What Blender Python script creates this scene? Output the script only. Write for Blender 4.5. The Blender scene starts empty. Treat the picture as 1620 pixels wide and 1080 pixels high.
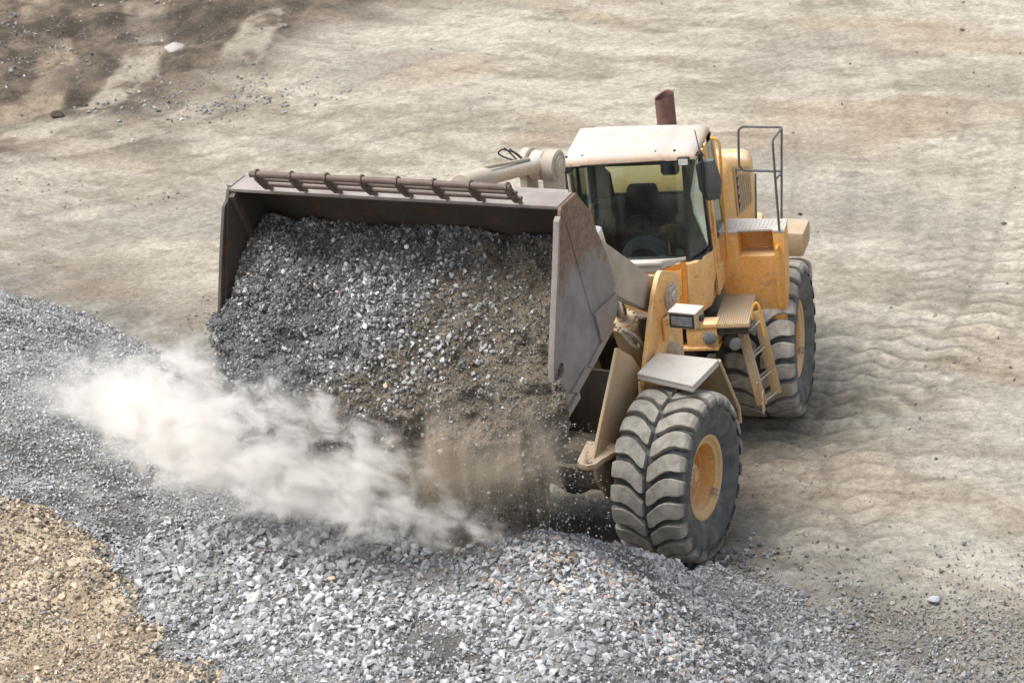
import bpy, bmesh, math, random
import numpy as np
from mathutils import Vector, Matrix, noise as mnoise
rng = np.random.default_rng(7)
random.seed(7)
R_ = math.radians
S = bpy.context.scene
col = S.collection

# ------------------------------------------------------------------ camera, world, sun, exposure
CAM = np.array([7.8676, -35.2986, 16.2865]); YAW, PITCH, ROLL, FPX = -.2645, .3782, .0886, 4899.4
_f = np.array([math.sin(YAW)*math.cos(PITCH), math.cos(YAW)*math.cos(PITCH), -math.sin(PITCH)])
_r = np.cross(_f, [0, 0, 1]); _r /= np.linalg.norm(_r); _u = np.cross(_r, _f)
_c, _s = math.cos(ROLL), math.sin(ROLL)
RX, UP, FW = _c*_r-_s*_u, _s*_r+_c*_u, _f
cd = bpy.data.cameras.new('camera'); cam = bpy.data.objects.new('camera', cd); col.objects.link(cam)
m = Matrix.Identity(4)
for i in range(3):
    m[i][0], m[i][1], m[i][2], m[i][3] = RX[i], UP[i], -FW[i], CAM[i]
cam.matrix_world = m
cd.sensor_width = 36; cd.lens = FPX/1620*36; cd.clip_start = 1; cd.clip_end = 3000
cd.dof.use_dof = True; cd.dof.focus_distance = 36.5; cd.dof.aperture_fstop = 3.2
S.camera = cam
S.render.resolution_x, S.render.resolution_y = 1024, 682

SUN_EL, SUN_AZ = 66, 245       # azimuth the light comes from, degrees clockwise from +Y
w = bpy.data.worlds.new('World'); S.world = w; w.use_nodes = True
nt = w.node_tree; bg = nt.nodes['Background']; sky = nt.nodes.new('ShaderNodeTexSky')
sky.sky_type = 'NISHITA'; sky.sun_disc = False; sky.sun_elevation = R_(SUN_EL); sky.sun_rotation = R_(SUN_AZ)
sky.dust_density = 4; sky.air_density = 1.0; sky.ozone_density = .6
hs_ = nt.nodes.new('ShaderNodeHueSaturation'); hs_.inputs['Saturation'].default_value = .38; nt.links.new(sky.outputs[0], hs_.inputs['Color']); nt.links.new(hs_.outputs[0], bg.inputs[0])   # cloud veils the blue
bg.inputs[1].default_value = .115
sd_ = bpy.data.lights.new('sun', 'SUN'); sun = bpy.data.objects.new('sun', sd_); col.objects.link(sun)
sd_.energy = 1.75; sd_.angle = R_(35); sd_.color = (1, .97, .93)
_d = Vector((math.sin(R_(SUN_AZ))*math.cos(R_(SUN_EL)), math.cos(R_(SUN_AZ))*math.cos(R_(SUN_EL)), math.sin(R_(SUN_EL))))
sun.rotation_euler = _d.to_track_quat('Z', 'Y').to_euler()
S.view_settings.view_transform = 'Standard'; S.view_settings.look = 'None'
S.view_settings.exposure = 1.0; S.view_settings.gamma = 1
S.cycles.volume_step_rate = 1.0; S.cycles.volume_max_steps = 256; S.cycles.volume_bounces = 6
S.cycles.transparent_max_bounces = 12

# ------------------------------------------------------------------ frames (forward, left, up)
def mk(h, roll=0):
    fw = np.array([-math.sin(h), -math.cos(h), 0.]); left = np.array([math.cos(h), -math.sin(h), 0.]); up = np.array([0, 0, 1.])
    c, s = math.cos(roll), math.sin(roll)
    return np.array([fw, c*left+s*up, -s*left+c*up])
HF = .2080
FR = {'F': mk(HF), 'B': mk(HF, R_(1.25)), 'R': mk(0, R_(2)), 'G': mk(0), 'W': np.eye(3)}
def W(fr, p): return np.array(p, float) @ FR[fr]
def U(px, py, fr, **k):                      # a point of the place from its picture position and one known coordinate
    M = FR[fr]; d = FW+RX*(px-810)/FPX+UP*(540-py)/FPX
    c = M@CAM; e = M@d; (n, v), = k.items(); i = 'alz'.index(n)
    return c+(v-c[i])/e[i]*e
def UW(px, py, fr, **k): return W(fr, U(px, py, fr, **k))

# ------------------------------------------------------------------ materials
def newmat(name):
    M = bpy.data.materials.new(name); M.use_nodes = True; t = M.node_tree
    return M, t, t.nodes['Principled BSDF'], t.nodes, t.links
def mixc(t, f, a, b, mode='MIX'):
    n = t.nodes.new('ShaderNodeMix'); n.data_type = 'RGBA'; n.blend_type = mode
    for s, v in ((n.inputs[0], f), (n.inputs[6], a), (n.inputs[7], b)):
        if isinstance(v, bpy.types.NodeSocket): t.links.new(v, s)
        elif isinstance(v, (int, float)): s.default_value = v
        else: s.default_value = (*v, 1)
    return n.outputs[2]
def math_(t, op, a, b=0, c=0, clamp=False):
    n = t.nodes.new('ShaderNodeMath'); n.operation = op; n.use_clamp = clamp
    for s, v in zip(n.inputs, (a, b, c)):
        if isinstance(v, bpy.types.NodeSocket): t.links.new(v, s)
        else: s.default_value = v
    return n.outputs[0]
def nz(t, scale, detail=4, rough=.6, vec=None, stretch=None, dist=0):
    n = t.nodes.new('ShaderNodeTexNoise'); n.inputs['Scale'].default_value = scale
    n.inputs['Detail'].default_value = detail; n.inputs['Roughness'].default_value = rough; n.inputs['Distortion'].default_value = dist
    tc = t.nodes.new('ShaderNodeTexCoord'); v = vec or tc.outputs['Object']
    if stretch:
        mp = t.nodes.new('ShaderNodeMapping'); mp.inputs['Scale'].default_value = stretch; t.links.new(v, mp.inputs[0]); v = mp.outputs[0]
    t.links.new(v, n.inputs['Vector']); return n.outputs['Fac']
def rampf(t, f, a, b, lo=0., hi=1.):
    n = t.nodes.new('ShaderNodeMapRange'); n.interpolation_type = 'SMOOTHSTEP'
    t.links.new(f, n.inputs[0]); n.inputs[1].default_value = a; n.inputs[2].default_value = b; n.inputs[3].default_value = lo; n.inputs[4].default_value = hi
    return n.outputs[0]
def bump(t, b, h, strength=.3, dist=.02):
    n = t.nodes.new('ShaderNodeBump'); n.inputs['Strength'].default_value = strength; n.inputs['Distance'].default_value = dist
    t.links.new(h, n.inputs['Height']); t.links.new(n.outputs[0], b.inputs['Normal'])
def dusty(name, paint, dust=(.50, .44, .36), side=.35, up=.85, rough=.55, worn=None, worn_amt=.0, metal=0, scale=3.0):
    """painted or bare metal with settled dust, smears and worn patches"""
    M, t, b, N, L = newmat(name)
    n1 = nz(t, scale, 6, .65); n2 = nz(t, scale*7, 5, .7); n3 = nz(t, scale*1.3, 4, .6, stretch=(1, 1, .25))
    base = mixc(t, rampf(t, n2, .35, .7), tuple(c*.82 for c in paint), tuple(min(1, c*1.12) for c in paint))
    if worn: base = mixc(t, rampf(t, nz(t, scale*2.2, 8, .72, dist=.4), .56-worn_amt*.2, .66-worn_amt*.2), base, worn)
    g = N.new('ShaderNodeNewGeometry'); sx = N.new('ShaderNodeSeparateXYZ'); L.new(g.outputs['Normal'], sx.inputs[0])
    upf = rampf(t, sx.outputs[2], .35, .9)
    amt = math_(t, 'ADD', math_(t, 'MULTIPLY', upf, up-side), side)
    nn = math_(t, 'ADD', math_(t, 'MULTIPLY', n1, .6), math_(t, 'MULTIPLY', n3, .4))
    nn = rampf(t, nn, .34, .62, .35, 1.45)
    fac = math_(t, 'MULTIPLY', amt, nn, clamp=True)
    c = mixc(t, fac, base, dust)
    c = mixc(t, rampf(t, nz(t, scale*16, 6, .8), .60, .74, 0, .45), c, tuple(x*.35 for x in dust))
    L.new(c, b.inputs['Base Color'])
    L.new(math_(t, 'ADD', math_(t, 'MULTIPLY', fac, .9-rough), rough, clamp=True), b.inputs['Roughness'])
    b.inputs['Metallic'].default_value = metal
    bump(t, b, nz(t, scale*22, 4, .7), .25, .006)
    return M
def plain(name, c, rough=.6, metal=0, var=.25, scale=8, bmp=.1):
    M, t, b, N, L = newmat(name)
    L.new(mixc(t, rampf(t, nz(t, scale, 6, .65), .3, .7), tuple(x*(1-var) for x in c), tuple(min(1, x*(1+var)) for x in c)), b.inputs['Base Color'])
    b.inputs['Roughness'].default_value = rough; b.inputs['Metallic'].default_value = metal
    bump(t, b, nz(t, scale*8, 4, .7), bmp, .01)
    return M
DUST = (.50, .445, .37)
MT = {}
MT['yellow'] = dusty('yellow_paint', (.84, .41, .07), (.72, .54, .33), .46, .78, worn=(.44, .19, .03), worn_amt=.15)
MT['orange'] = dusty('orange_paint', (.80, .33, .03), (.66, .47, .26), .34, .7, worn=(.42, .20, .07), worn_amt=0)
MT['rim'] = dusty('rim_paint', (.66, .38, .12), (.52, .41, .27), .45, .8)
MT['deep'] = dusty('deep_orange', (.70, .24, .012), (.6, .38, .16), .12, .5)
MT['hood'] = dusty('hood_paint', (.82, .42, .09), (.66, .54, .37), .35, .95)
MT['roof'] = dusty('roof_paint', (.56, .40, .27), (.43, .415, .39), .25, .97, scale=2)
MT['white'] = dusty('dusty_white', (.46, .42, .36), (.54, .51, .47), .6, .9)
MT['handle'] = dusty('handle_paint', (.75, .36, .03), (.6, .45, .25), .2, .4, scale=5)
MT['bucket'] = dusty('bucket_steel', (.18, .155, .145), (.30, .27, .25), .35, .8, rough=.5, worn=(.20, .085, .05), worn_amt=.1, metal=.0, scale=1.3)
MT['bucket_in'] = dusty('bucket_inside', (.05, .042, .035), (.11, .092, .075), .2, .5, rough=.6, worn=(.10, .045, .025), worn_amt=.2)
def sidesteel():
    M, t, b, N, L = newmat('scoured_steel'); tc = N.new('ShaderNodeTexCoord'); sx = N.new('ShaderNodeSeparateXYZ'); L.new(tc.outputs['Object'], sx.inputs[0])
    c = mixc(t, rampf(t, nz(t, 3, 6, .65), .3, .7), (.15, .14, .14), (.235, .22, .22))
    ru = mixc(t, rampf(t, nz(t, 14, 8, .8), .35, .65), (.075, .036, .024), (.21, .13, .09))
    m_ = math_(t, 'ADD', math_(t, 'MULTIPLY', math_(t, 'SUBTRACT', sx.outputs[2], 4.7), .55), math_(t, 'MULTIPLY', math_(t, 'SUBTRACT', nz(t, 1.6, 7, .7), .5), 3.2))
    c = mixc(t, rampf(t, m_, -.12, .42), c, ru)
    c = mixc(t, rampf(t, nz(t, 40, 4, .85, stretch=(1, 1, .3)), .60, .72, 0, .7), c, (.45, .40, .36))
    c = mixc(t, rampf(t, nz(t, 70, 3, .85), .62, .70, 0, .5), c, (.10, .085, .075))
    L.new(c, b.inputs['Base Color']); b.inputs['Roughness'].default_value = .55; bump(t, b, nz(t, 40, 5, .7), .3, .006); return M
MT['side'] = sidesteel()
MT['rust'] = dusty('rusty_steel', (.085, .05, .038), (.20, .165, .14), .25, .5, scale=5)
MT['steel'] = dusty('dusty_steel', (.28, .24, .20), (.47, .41, .33), .6, .9)
MT['tan'] = dusty('tan_paint', (.50, .31, .13), (.46, .38, .28), .5, .85)
MT['under'] = dusty('grimy_shaded_frame', (.028, .022, .016), (.12, .098, .07), .22, .7)  # grime, with the shade between the wheels darkened into the base colour
MT['tank'] = dusty('olive_tank', (.13, .11, .075), (.30, .26, .19), .35, .8)
MT['grey'] = plain('grey_tube', (.10, .10, .10), .5, 0, .2)
MT['black'] = plain('black_plastic', (.018, .018, .019), .55)
MT['mirror'] = dusty('mirror_shell', (.035, .036, .04), (.16, .155, .15), .25, .5)
MT['seat'] = plain('seat_fabric', (.012, .012, .014), .9)
MT['inside'] = plain('cab_inside', (.03, .032, .033), .8)
MT['console'] = plain('console_plastic', (.16, .17, .18), .6)
MT['exh'] = plain('rusty_pipe', (.16, .085, .07), .7)
MT['lens'] = plain('lamp_lens', (.16, .17, .17), .15, 0, .3)
MT['lampgl'] = plain('clear_lens', (.55, .55, .52), .12)
MT['chrome'] = plain('polished_rod', (.6, .6, .6), .2, 1)

def glassmat():
    M, t, b, N, L = newmat('window_glass'); N.remove(b)
    tr = N.new('ShaderNodeBsdfTransparent'); tr.inputs[0].default_value = (.80, .87, .86, 1)
    gl = N.new('ShaderNodeBsdfGlossy'); gl.inputs['Roughness'].default_value = .04; gl.inputs[0].default_value = (.9, .95, .95, 1)
    df = N.new('ShaderNodeBsdfDiffuse'); df.inputs[0].default_value = (.45, .42, .36, 1)
    fr = N.new('ShaderNodeFresnel'); fr.inputs[0].default_value = 1.45
    m1 = N.new('ShaderNodeMixShader'); m2 = N.new('ShaderNodeMixShader')
    L.new(fr.outputs[0], m1.inputs[0]); L.new(tr.outputs[0], m1.inputs[1]); L.new(gl.outputs[0], m1.inputs[2])
    L.new(rampf(t, nz(t, 2.5, 6, .6), .35, .8, .01, .07), m2.inputs[0]); L.new(m1.outputs[0], m2.inputs[1]); L.new(df.outputs[0], m2.inputs[2])
    L.new(m2.outputs[0], N['Material Output'].inputs[0]); return M
MT['glass'] = glassmat()

def tyremat():
    M, t, b, N, L = newmat('tyre_rubber')
    at = N.new('ShaderNodeAttribute'); at.attribute_name = 'tread'
    n = rampf(t, nz(t, 6, 6, .65), .3, .7)
    side = mixc(t, n, (.055, .057, .060), (.115, .118, .12))
    side = mixc(t, rampf(t, nz(t, 3, 4, .6), .5, .75, 0, .5), side, (.20, .185, .16))
    top = mixc(t, n, (.23, .21, .18), (.42, .39, .34))
    c = mixc(t, at.outputs['Fac'], side, top)
    c = mixc(t, rampf(t, nz(t, 60, 4, .8), .62, .72, 0, .5), c, (.06, .055, .05))
    L.new(c, b.inputs['Base Color']); b.inputs['Roughness'].default_value = .75
    bump(t, b, nz(t, 50, 5, .7), .3, .006); return M
MT['tyre'] = tyremat()

# ------------------------------------------------------------------ mesh builder
class MB:
    def __init__(s): s.v = []; s.f = []; s.at = []
    def add(s, vs, fs):
        o = len(s.v); s.v += [tuple(map(float, p)) for p in vs]; s.f += [tuple(i+o for i in f) for f in fs]; return s
    def prismv(s, base, off):
        n = len(base); base = [np.array(p, float) for p in base]; off = np.array(off, float)
        vs = [p for p in base]+[p+off for p in base]
        return s.add(vs, [tuple(range(n)), tuple(range(2*n-1, n-1, -1))]+[(i, (i+1) % n, (i+1) % n+n, i+n) for i in range(n)])
    def az(s, fr, pts, l0, l1): return s.prismv([W(fr, (a, l0, z)) for a, z in pts], W(fr, (0, l1-l0, 0)))
    def al(s, fr, pts, z0, z1): return s.prismv([W(fr, (a, l, z0)) for a, l in pts], W(fr, (0, 0, z1-z0)))
    def lz(s, fr, pts, a0, a1): return s.prismv([W(fr, (a0, l, z)) for l, z in pts], W(fr, (a1-a0, 0, 0)))
    def box(s, fr, a0, a1, l0, l1, z0, z1): return s.al(fr, [(a0, l0), (a1, l0), (a1, l1), (a0, l1)], z0, z1)
    def loft(s, rings, caps=True, closed=True):
        n = len(rings[0]); fs = []
        for k in range(len(rings)-1):
            for i in range(n if closed else n-1): j = (i+1) % n; fs.append((k*n+i, k*n+j, (k+1)*n+j, (k+1)*n+i))
        if caps: fs += [tuple(range(n)), tuple(range(len(rings)*n-1, (len(rings)-1)*n-1, -1))]
        return s.add([p for r in rings for p in r], fs)
    def tube(s, pts, r, n=10, rs=None):
        pts = [Vector(p) for p in pts]; rings = []; prev = None
        for i, p in enumerate(pts):
            d = (pts[min(i+1, len(pts)-1)]-pts[max(i-1, 0)]).normalized()
            if prev is None:
                x = d.orthogonal().normalized()
            else:
                x = (prev-d*prev.dot(d)).normalized()
            prev = x; y = d.cross(x); rr = rs[i] if rs else r
            rings.append([p+(x*math.cos(2*math.pi*k/n)+y*math.sin(2*math.pi*k/n))*rr for k in range(n)])
        return s.loft(rings)
    def lathe(s, o, ax, prof, n=32, caps=True):
        ax = Vector(ax).normalized(); o = Vector(o); x = ax.orthogonal().normalized(); y = ax.cross(x)
        return s.loft([[o+ax*d+(x*math.cos(2*math.pi*k/n)+y*math.sin(2*math.pi*k/n))*max(r, .0005) for k in range(n)] for d, r in prof], caps)
    def cyl(s, p0, p1, r, n=24): 
        d = Vector(p1)-Vector(p0); L = d.length; c = min(.012, r*.15, L*.2)
        return s.lathe(p0, d, [(0, r-c), (c, r), (L-c, r), (L, r-c)], n)
    def build(s, name, mat, parent=None, bevel=0, angle=35, label=None):
        me = bpy.data.meshes.new(name); me.from_pydata(s.v, [], s.f); me.validate()
        bm = bmesh.new(); bm.from_mesh(me); bmesh.ops.recalc_face_normals(bm, faces=bm.faces)
        if bevel:
            es = [e for e in bm.edges if len(e.link_faces) == 2 and e.calc_face_angle(0) > R_(30)]
            bmesh.ops.bevel(bm, geom=es, offset=bevel, segments=2, profile=.6, affect='EDGES', clamp_overlap=True)
        bm.to_mesh(me); bm.free()
        me.polygons.foreach_set('use_smooth', [True]*len(me.polygons)); me.set_sharp_from_angle(angle=R_(angle))
        ob = bpy.data.objects.new(name, me); col.objects.link(ob); ob.parent = parent
        me.materials.append(MT[mat] if isinstance(mat, str) else mat)
        if label: ob['label'] = label
        return ob
def smooth_path(pts, k=6):                   # rounds the corners of a bent tube
    pts = [Vector(p) for p in pts]; out = [pts[0]]
    for i in range(1, len(pts)-1):
        a, b, c = pts[i-1], pts[i], pts[i+1]; r = min(.07, (a-b).length*.4, (c-b).length*.4)
        p = b+(a-b).normalized()*r; q = b+(c-b).normalized()*r
        for t in range(k+1):
            t /= k; out.append(p*(1-t)**2+b*2*t*(1-t)+q*t*t)
    return out+[pts[-1]]
def copy_tree(o, parent=None):
    c = o.copy(); col.objects.link(c); c.parent = parent
    for ch in list(o.children): copy_tree(ch, c)
    return c
def tag(o, label=None, cat=None, group=None, kind=None):
    for k, v in (('label', label), ('category', cat), ('group', group), ('kind', kind)):
        if v: o[k] = v
    return o

# ------------------------------------------------------------------ noise on arrays
class VN:
    def __init__(s, seed): s.t = np.random.default_rng(seed).random((256, 256))
    def __call__(s, x, y):
        xi = np.floor(x).astype(int); yi = np.floor(y).astype(int); fx = x-xi; fy = y-yi
        fx = fx*fx*(3-2*fx); fy = fy*fy*(3-2*fy); T = s.t
        g = lambda a, b: T[a & 255, b & 255]
        return (g(xi, yi)*(1-fx)+g(xi+1, yi)*fx)*(1-fy)+(g(xi, yi+1)*(1-fx)+g(xi+1, yi+1)*fx)*fy
_vn = [VN(i) for i in range(12)]
def fbm(x, y, sc, oct=4, seed=0, gain=.5):
    o = 0; a = 1; n = 0
    for k in range(oct): o = o+a*_vn[(seed+k) % 12](x*sc*2**k+seed*13.7, y*sc*2**k+seed*7.1); n += a; a *= gain
    return o/n
def sst(a, b, x): t = np.clip((x-a)/(b-a), 0, 1); return t*t*(3-2*t)
def sdist(P, x, y):                          # signed distance, positive inside
    P = np.array(P); d = np.full(x.shape, 1e9); ins = np.zeros(x.shape, bool); n = len(P)
    for i in range(n):
        a = P[i]; b = P[(i+1) % n]; e = b-a
        t = np.clip(((x-a[0])*e[0]+(y-a[1])*e[1])/(e@e), 0, 1)
        d = np.minimum(d, np.hypot(x-a[0]-t*e[0], y-a[1]-t*e[1]))
        c = ((a[1] > y) != (b[1] > y)) & (x < (b[0]-a[0])*(y-a[1])/(b[1]-a[1]+1e-12)+a[0]); ins ^= c
    return np.where(ins, d, -d)
def wp(px, py, z=0.): return UW(px, py, 'W', z=z)[:2]
def fp(a, l): return W('F', (a, l, 0))[:2]

# ------------------------------------------------------------------ terrain
TOE = [fp(3.3, -2.6), fp(3.55, -.5), fp(3.35, .7), fp(3.16, 1.5), wp(1135, 893), wp(1200, 918), wp(1262, 950), wp(1325, 1003), wp(1420, 1095), (7.5, -16), (7, -24), (-34, -24), (-30, 6), (-20, 7.0),
       wp(-30, 462), wp(60, 478), wp(135, 503), wp(240, 560), wp(330, 640)]
TAN = [wp(-300, 700, 2.25), wp(0, 728, 2.25), wp(80, 752, 2.25), wp(155, 795, 2.25), wp(185, 900, 2.25), wp(265, 1000, 2.25), wp(350, 1090, 2.25), wp(420, 1400, 2.25), wp(-500, 1400, 2.25)]
DARK = [wp(-400, -200), wp(620, -200), wp(560, 0), wp(470, 60), wp(380, 110), wp(250, 150), wp(140, 185), wp(60, 205), wp(-60, 225), wp(-400, 300)]
def bumpg(x, y, c, sx, sy, rot=0):
    dx, dy = x-c[0], y-c[1]; cr, sr = math.cos(rot), math.sin(rot)
    return np.exp(-((dx*cr+dy*sr)/sx)**2-((-dx*sr+dy*cr)/sy)**2)
def track(x, y, pts, wd):                    # distance across and along a wheel track
    best = np.full(x.shape, 9.); al = np.zeros(x.shape); acc = 0
    for a, b in zip(pts[:-1], pts[1:]):
        a = np.array(a); b = np.array(b); e = b-a; L = np.hypot(*e); e = e/L
        t = np.clip((x-a[0])*e[0]+(y-a[1])*e[1], 0, L); cx = (x-a[0]-t*e[0]); cy = (y-a[1]-t*e[1])
        d = np.hypot(cx, cy)*np.sign(e[0]*cy-e[1]*cx); k = np.abs(d) < np.abs(best); best = np.where(k, d, best); al = np.where(k, acc+t, al); acc += L
    return best, al
TRACKS = [[wp(1175, 900), wp(1290, 790), wp(1350, 660), wp(1400, 520), wp(1440, 380), wp(1450, 250), wp(1420, 120), wp(1330, -60)],
          [wp(1290, 660), wp(1400, 600), wp(1500, 520), wp(1560, 420), wp(1600, 300), wp(1620, 180)],
          [wp(1400, 960), wp(1330, 800), wp(1290, 700), wp(1330, 560)],
          [wp(40, -60), wp(70, 40), wp(95, 110), wp(60, 160), wp(-40, 195)],
          [wp(215, -60), wp(235, 60), wp(215, 120), wp(150, 165), wp(20, 220)],
          [wp(440, 40), wp(400, 110), wp(330, 175), wp(120, 235), wp(-60, 260)],
          [wp(-60, 300), wp(160, 262), wp(420, 215), wp(700, 120), wp(900, 60), wp(1200, 20)],
          [wp(-60, 400), wp(200, 330), wp(520, 240), wp(800, 180), wp(1050, 130), wp(1400, 90), wp(1700, 90)]]
def OFF(i): return {1: (-.5, .45), 2: (-.45, .5), 3: (0,), 4: (0,), 5: (-.3,)}.get(i, (-1.35, -.5, .55, 1.4))
def height(x, y, fine=True):
    sd = sdist(TOE, x, y)+(fbm(x, y, .9, 3, 3)-.5)*.5
    H = 2.30+(fbm(x, y, .28, 3, 1)-.5)*.5-.55*sst(-2.2, -5.5, x+.15*y+.6)
    H = H+.34*bumpg(x, y, wp(420, 880, 2.25), 1.7, .75, .15)-.42*bumpg(x, y, wp(420, 760, 2.25), 1.9, .7, .1)
    H = H+.22*bumpg(x, y, wp(900, 905, 2.25), 1.2, .6, -.2)-.18*bumpg(x, y, wp(760, 930, 2.25), 1.0, .5)+.1*bumpg(x, y, wp(1000, 1010, 2.25), 2.0, .5)
    tn = sdist(TAN, x, y); H = H+.30*sst(-.25, .5, tn+(fbm(x, y, 1.5, 3, 8)-.5)*.9)+sst(0, .6, tn)*((fbm(x, y, .9, 4, 4)-.5)*.5)
    fr = sst(.4, 3.0, x+.12*(y+3)); k = np.clip(sd/(3.7+2.0*fr), 0, 1); prof = k*(1-.18*k**3)/.82; prof = prof**(1+.35*fr); prof = np.where(k < .08, prof*sst(0, .08, k)**.5, prof)
    h = H*prof
    flat = 1-sst(0, .6, sd)
    far = sst(6, 14, y)
    h = h+flat*((fbm(x, y, .12, 3, 5)-.5)*(.22+.4*far)+(fbm(x, y, .9, 4, 6)-.5)*(.035+.05*far))
    dk = sst(-1.0, 1.5, sdist(DARK, x, y)); h = h+flat*dk*((fbm(x, y, .6, 4, 2)-.4)*.45+(fbm(x, y, 2.5, 4, 7)-.5)*.22)
    if fine:
        h = h+(1-flat)*(fbm(x, y, 4.5, 2, 9)-.5)*.09
        for i, T in enumerate(TRACKS):
            for off in OFF(i):
                d, a = track(x, y, T, .4); d = d-off; on = (1-sst(.36, .46, np.abs(d)))*flat*sst(.25, .5, fbm(x, y, .5, 2, i+round(off*3)))*(1-sst(5, 12, y))
                ph = ((a+.5*np.abs(d))/.42) % 1; h = h+on*(-.026+(.036 if i in (1, 2) else .012)*np.exp(-((ph-.5)/.18)**2))
    near = 1-sst(1.9, 3.2, np.hypot(x-fp(2.05, 1.27)[0], y-fp(2.05, 1.27)[1]))
    return h
def axis(lo, hi, st, far):
    c = list(np.arange(lo, hi+1e-6, st)); s = st
    while c[-1] < far: s *= 1.22; c.append(c[-1]+s)
    s = st
    while c[0] > -far: s *= 1.22; c.insert(0, c[0]-s)
    return np.array(c)
gx = axis(-19, 9, .055, 900); gy = axis(-14.5, 5, .055, 900)
gy = np.array(sorted(set(np.round(np.concatenate([gy[gy <= 5], np.arange(5.08, 27, .085), 27+np.cumsum(.1*1.2**np.arange(42))]), 4))))
XX, YY = np.meshgrid(gx, gy); HH = height(XX, YY)
HH[np.hypot(XX, YY) > 120] *= .3
def grid_mesh(name, X, Y, Z, mask=None, colr=None):
    ny, nx = X.shape; idx = np.arange(nx*ny).reshape(ny, nx)
    q = np.stack([idx[:-1, :-1], idx[:-1, 1:], idx[1:, 1:], idx[1:, :-1]], -1).reshape(-1, 4)
    V = np.stack([X, Y, Z], -1).reshape(-1, 3)
    if mask is not None:
        q = q[mask.reshape(-1)[q].all(1)]; used = np.unique(q); re = np.full(nx*ny, -1); re[used] = np.arange(len(used)); q = re[q]; V = V[used]
        if colr is not None: colr = colr.reshape(-1, 3)[used]
    elif colr is not None: colr = colr.reshape(-1, 3)
    return arr_mesh(name, V, q, colr, True)
def arr_mesh(name, V, F, C=None, smooth=False):
    me = bpy.data.meshes.new(name); k = F.shape[1]
    me.vertices.add(len(V)); me.vertices.foreach_set('co', V.astype(np.float32).ravel())
    me.loops.add(F.size); me.loops.foreach_set('vertex_index', F.astype(np.int32).ravel())
    me.polygons.add(len(F)); me.polygons.foreach_set('loop_start', (np.arange(len(F))*k).astype(np.int32))
    me.polygons.foreach_set('loop_total', np.full(len(F), k, np.int32))
    me.update(calc_edges=True)
    me.polygons.foreach_set('use_smooth', np.full(len(F), smooth))
    if C is not None:
        a = me.color_attributes.new('tone', 'FLOAT_COLOR', 'POINT'); a.data.foreach_set('color', np.concatenate([C, np.ones((len(C), 1))], 1).astype(np.float32).ravel())
    return me
def lerp3(f, a, b): return np.asarray(a)*(1-f[..., None])+np.asarray(b)*f[..., None]

# dirt colours: dry beige with drag streaks, dark damp dirt, orange clay hints, painted shade under the machine
x, y = XX, YY
xr = x*math.cos(.26)-y*math.sin(.26); yr = x*math.sin(.26)+y*math.cos(.26); yr2 = yr-.004*np.clip(-xr-2, 0, 99)**2
st = fbm(xr*.16, yr2, 1.1, 5, 1, .62); st2 = fbm(xr*.55, yr2, 3.2, 4, 4, .6)
C = lerp3(sst(.32, .66, st), (.37, .335, .27), (.50, .465, .39))
C = C*(0.86+.28*st2)[..., None]*(.86+.28*fbm(xr*.9, yr2, 8, 3, 2))[..., None]
pat = sst(.46, .60, fbm(xr*.42, yr2, 1.7, 6, 9, .66)); C = lerp3(pat*.48, C*np.array([.84, .825, .80]), (.56, .525, .45))
crk = sst(.60, .72, fbm(xr*.35, yr2, 3.4, 5, 6, .7)); C = C*(1-.26*crk)[..., None]
C = C*(.80+.40*fbm(xr*.8, yr2, 5.5, 3, 3, .7))[..., None]
lb = sst(-2.8, -.4, sdist(TOE, x, y)+(fbm(x, y, .9, 4, 1)-.5)*2.2)*sst(-5.5, -8.5, x); C = lerp3(lb*.75, C, lerp3(fbm(x, y, 3, 4, 2), (.13, .095, .065), (.30, .24, .175)))
C = lerp3(sst(.54, .74, fbm(xr*.5, yr2, .5, 4, 7))*.35, C, (.36, .25, .16))
C = lerp3(sst(.55, .75, fbm(x, y, .33, 4, 10))*.55, C, (.25, .235, .21))
wv = 1-sst(-.5, 3.5, x+.3*y)                                     # right of the machine greyer
C = lerp3((1-wv)*.55*sst(12, 2, y), C, C*np.array([.93, .97, 1.03]))
C = C*1.10
dk = sst(-2.4, .6, sdist(DARK, x, y)+(fbm(xr*.5, yr2, .5, 4, 2)-.5)*4.5)
C = lerp3(dk*.92, C, lerp3(sst(.3, .7, fbm(x, y, 1.6, 6, 3, .65)), (.045, .034, .025), (.17, .13, .095)))
for i, T in enumerate(TRACKS):
    for off in OFF(i):
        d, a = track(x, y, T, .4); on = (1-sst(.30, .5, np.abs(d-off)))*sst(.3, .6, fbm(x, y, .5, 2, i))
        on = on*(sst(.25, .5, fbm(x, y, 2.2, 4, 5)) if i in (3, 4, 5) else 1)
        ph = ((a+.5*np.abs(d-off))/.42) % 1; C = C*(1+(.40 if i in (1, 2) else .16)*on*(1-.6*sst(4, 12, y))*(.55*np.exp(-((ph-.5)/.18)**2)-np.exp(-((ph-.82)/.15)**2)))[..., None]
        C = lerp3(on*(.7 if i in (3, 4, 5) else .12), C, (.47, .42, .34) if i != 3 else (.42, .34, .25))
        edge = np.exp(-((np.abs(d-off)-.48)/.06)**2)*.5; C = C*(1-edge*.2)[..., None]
ud = bumpg(x, y, fp(2.3, 0), 1.6, 1.3)+.5*bumpg(x, y, fp(-1, 0), 2, 1.2); C = lerp3(np.clip(ud*1.1, 0, .85), C, (.12, .105, .09))  # ground under the machine darkened, its shade painted into the colour
toe = sst(-2.6, .3, sdist(TOE, x, y)+(fbm(x, y, .8, 4, 11)-.5)*3.0)
C = lerp3(toe*.85, C, lerp3(sst(.3, .7, fbm(x, y, 3, 5, 5)), (.20, .19, .17), (.34, .325, .30)))
M, t, b, N, L = newmat('quarry_dirt')
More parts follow.
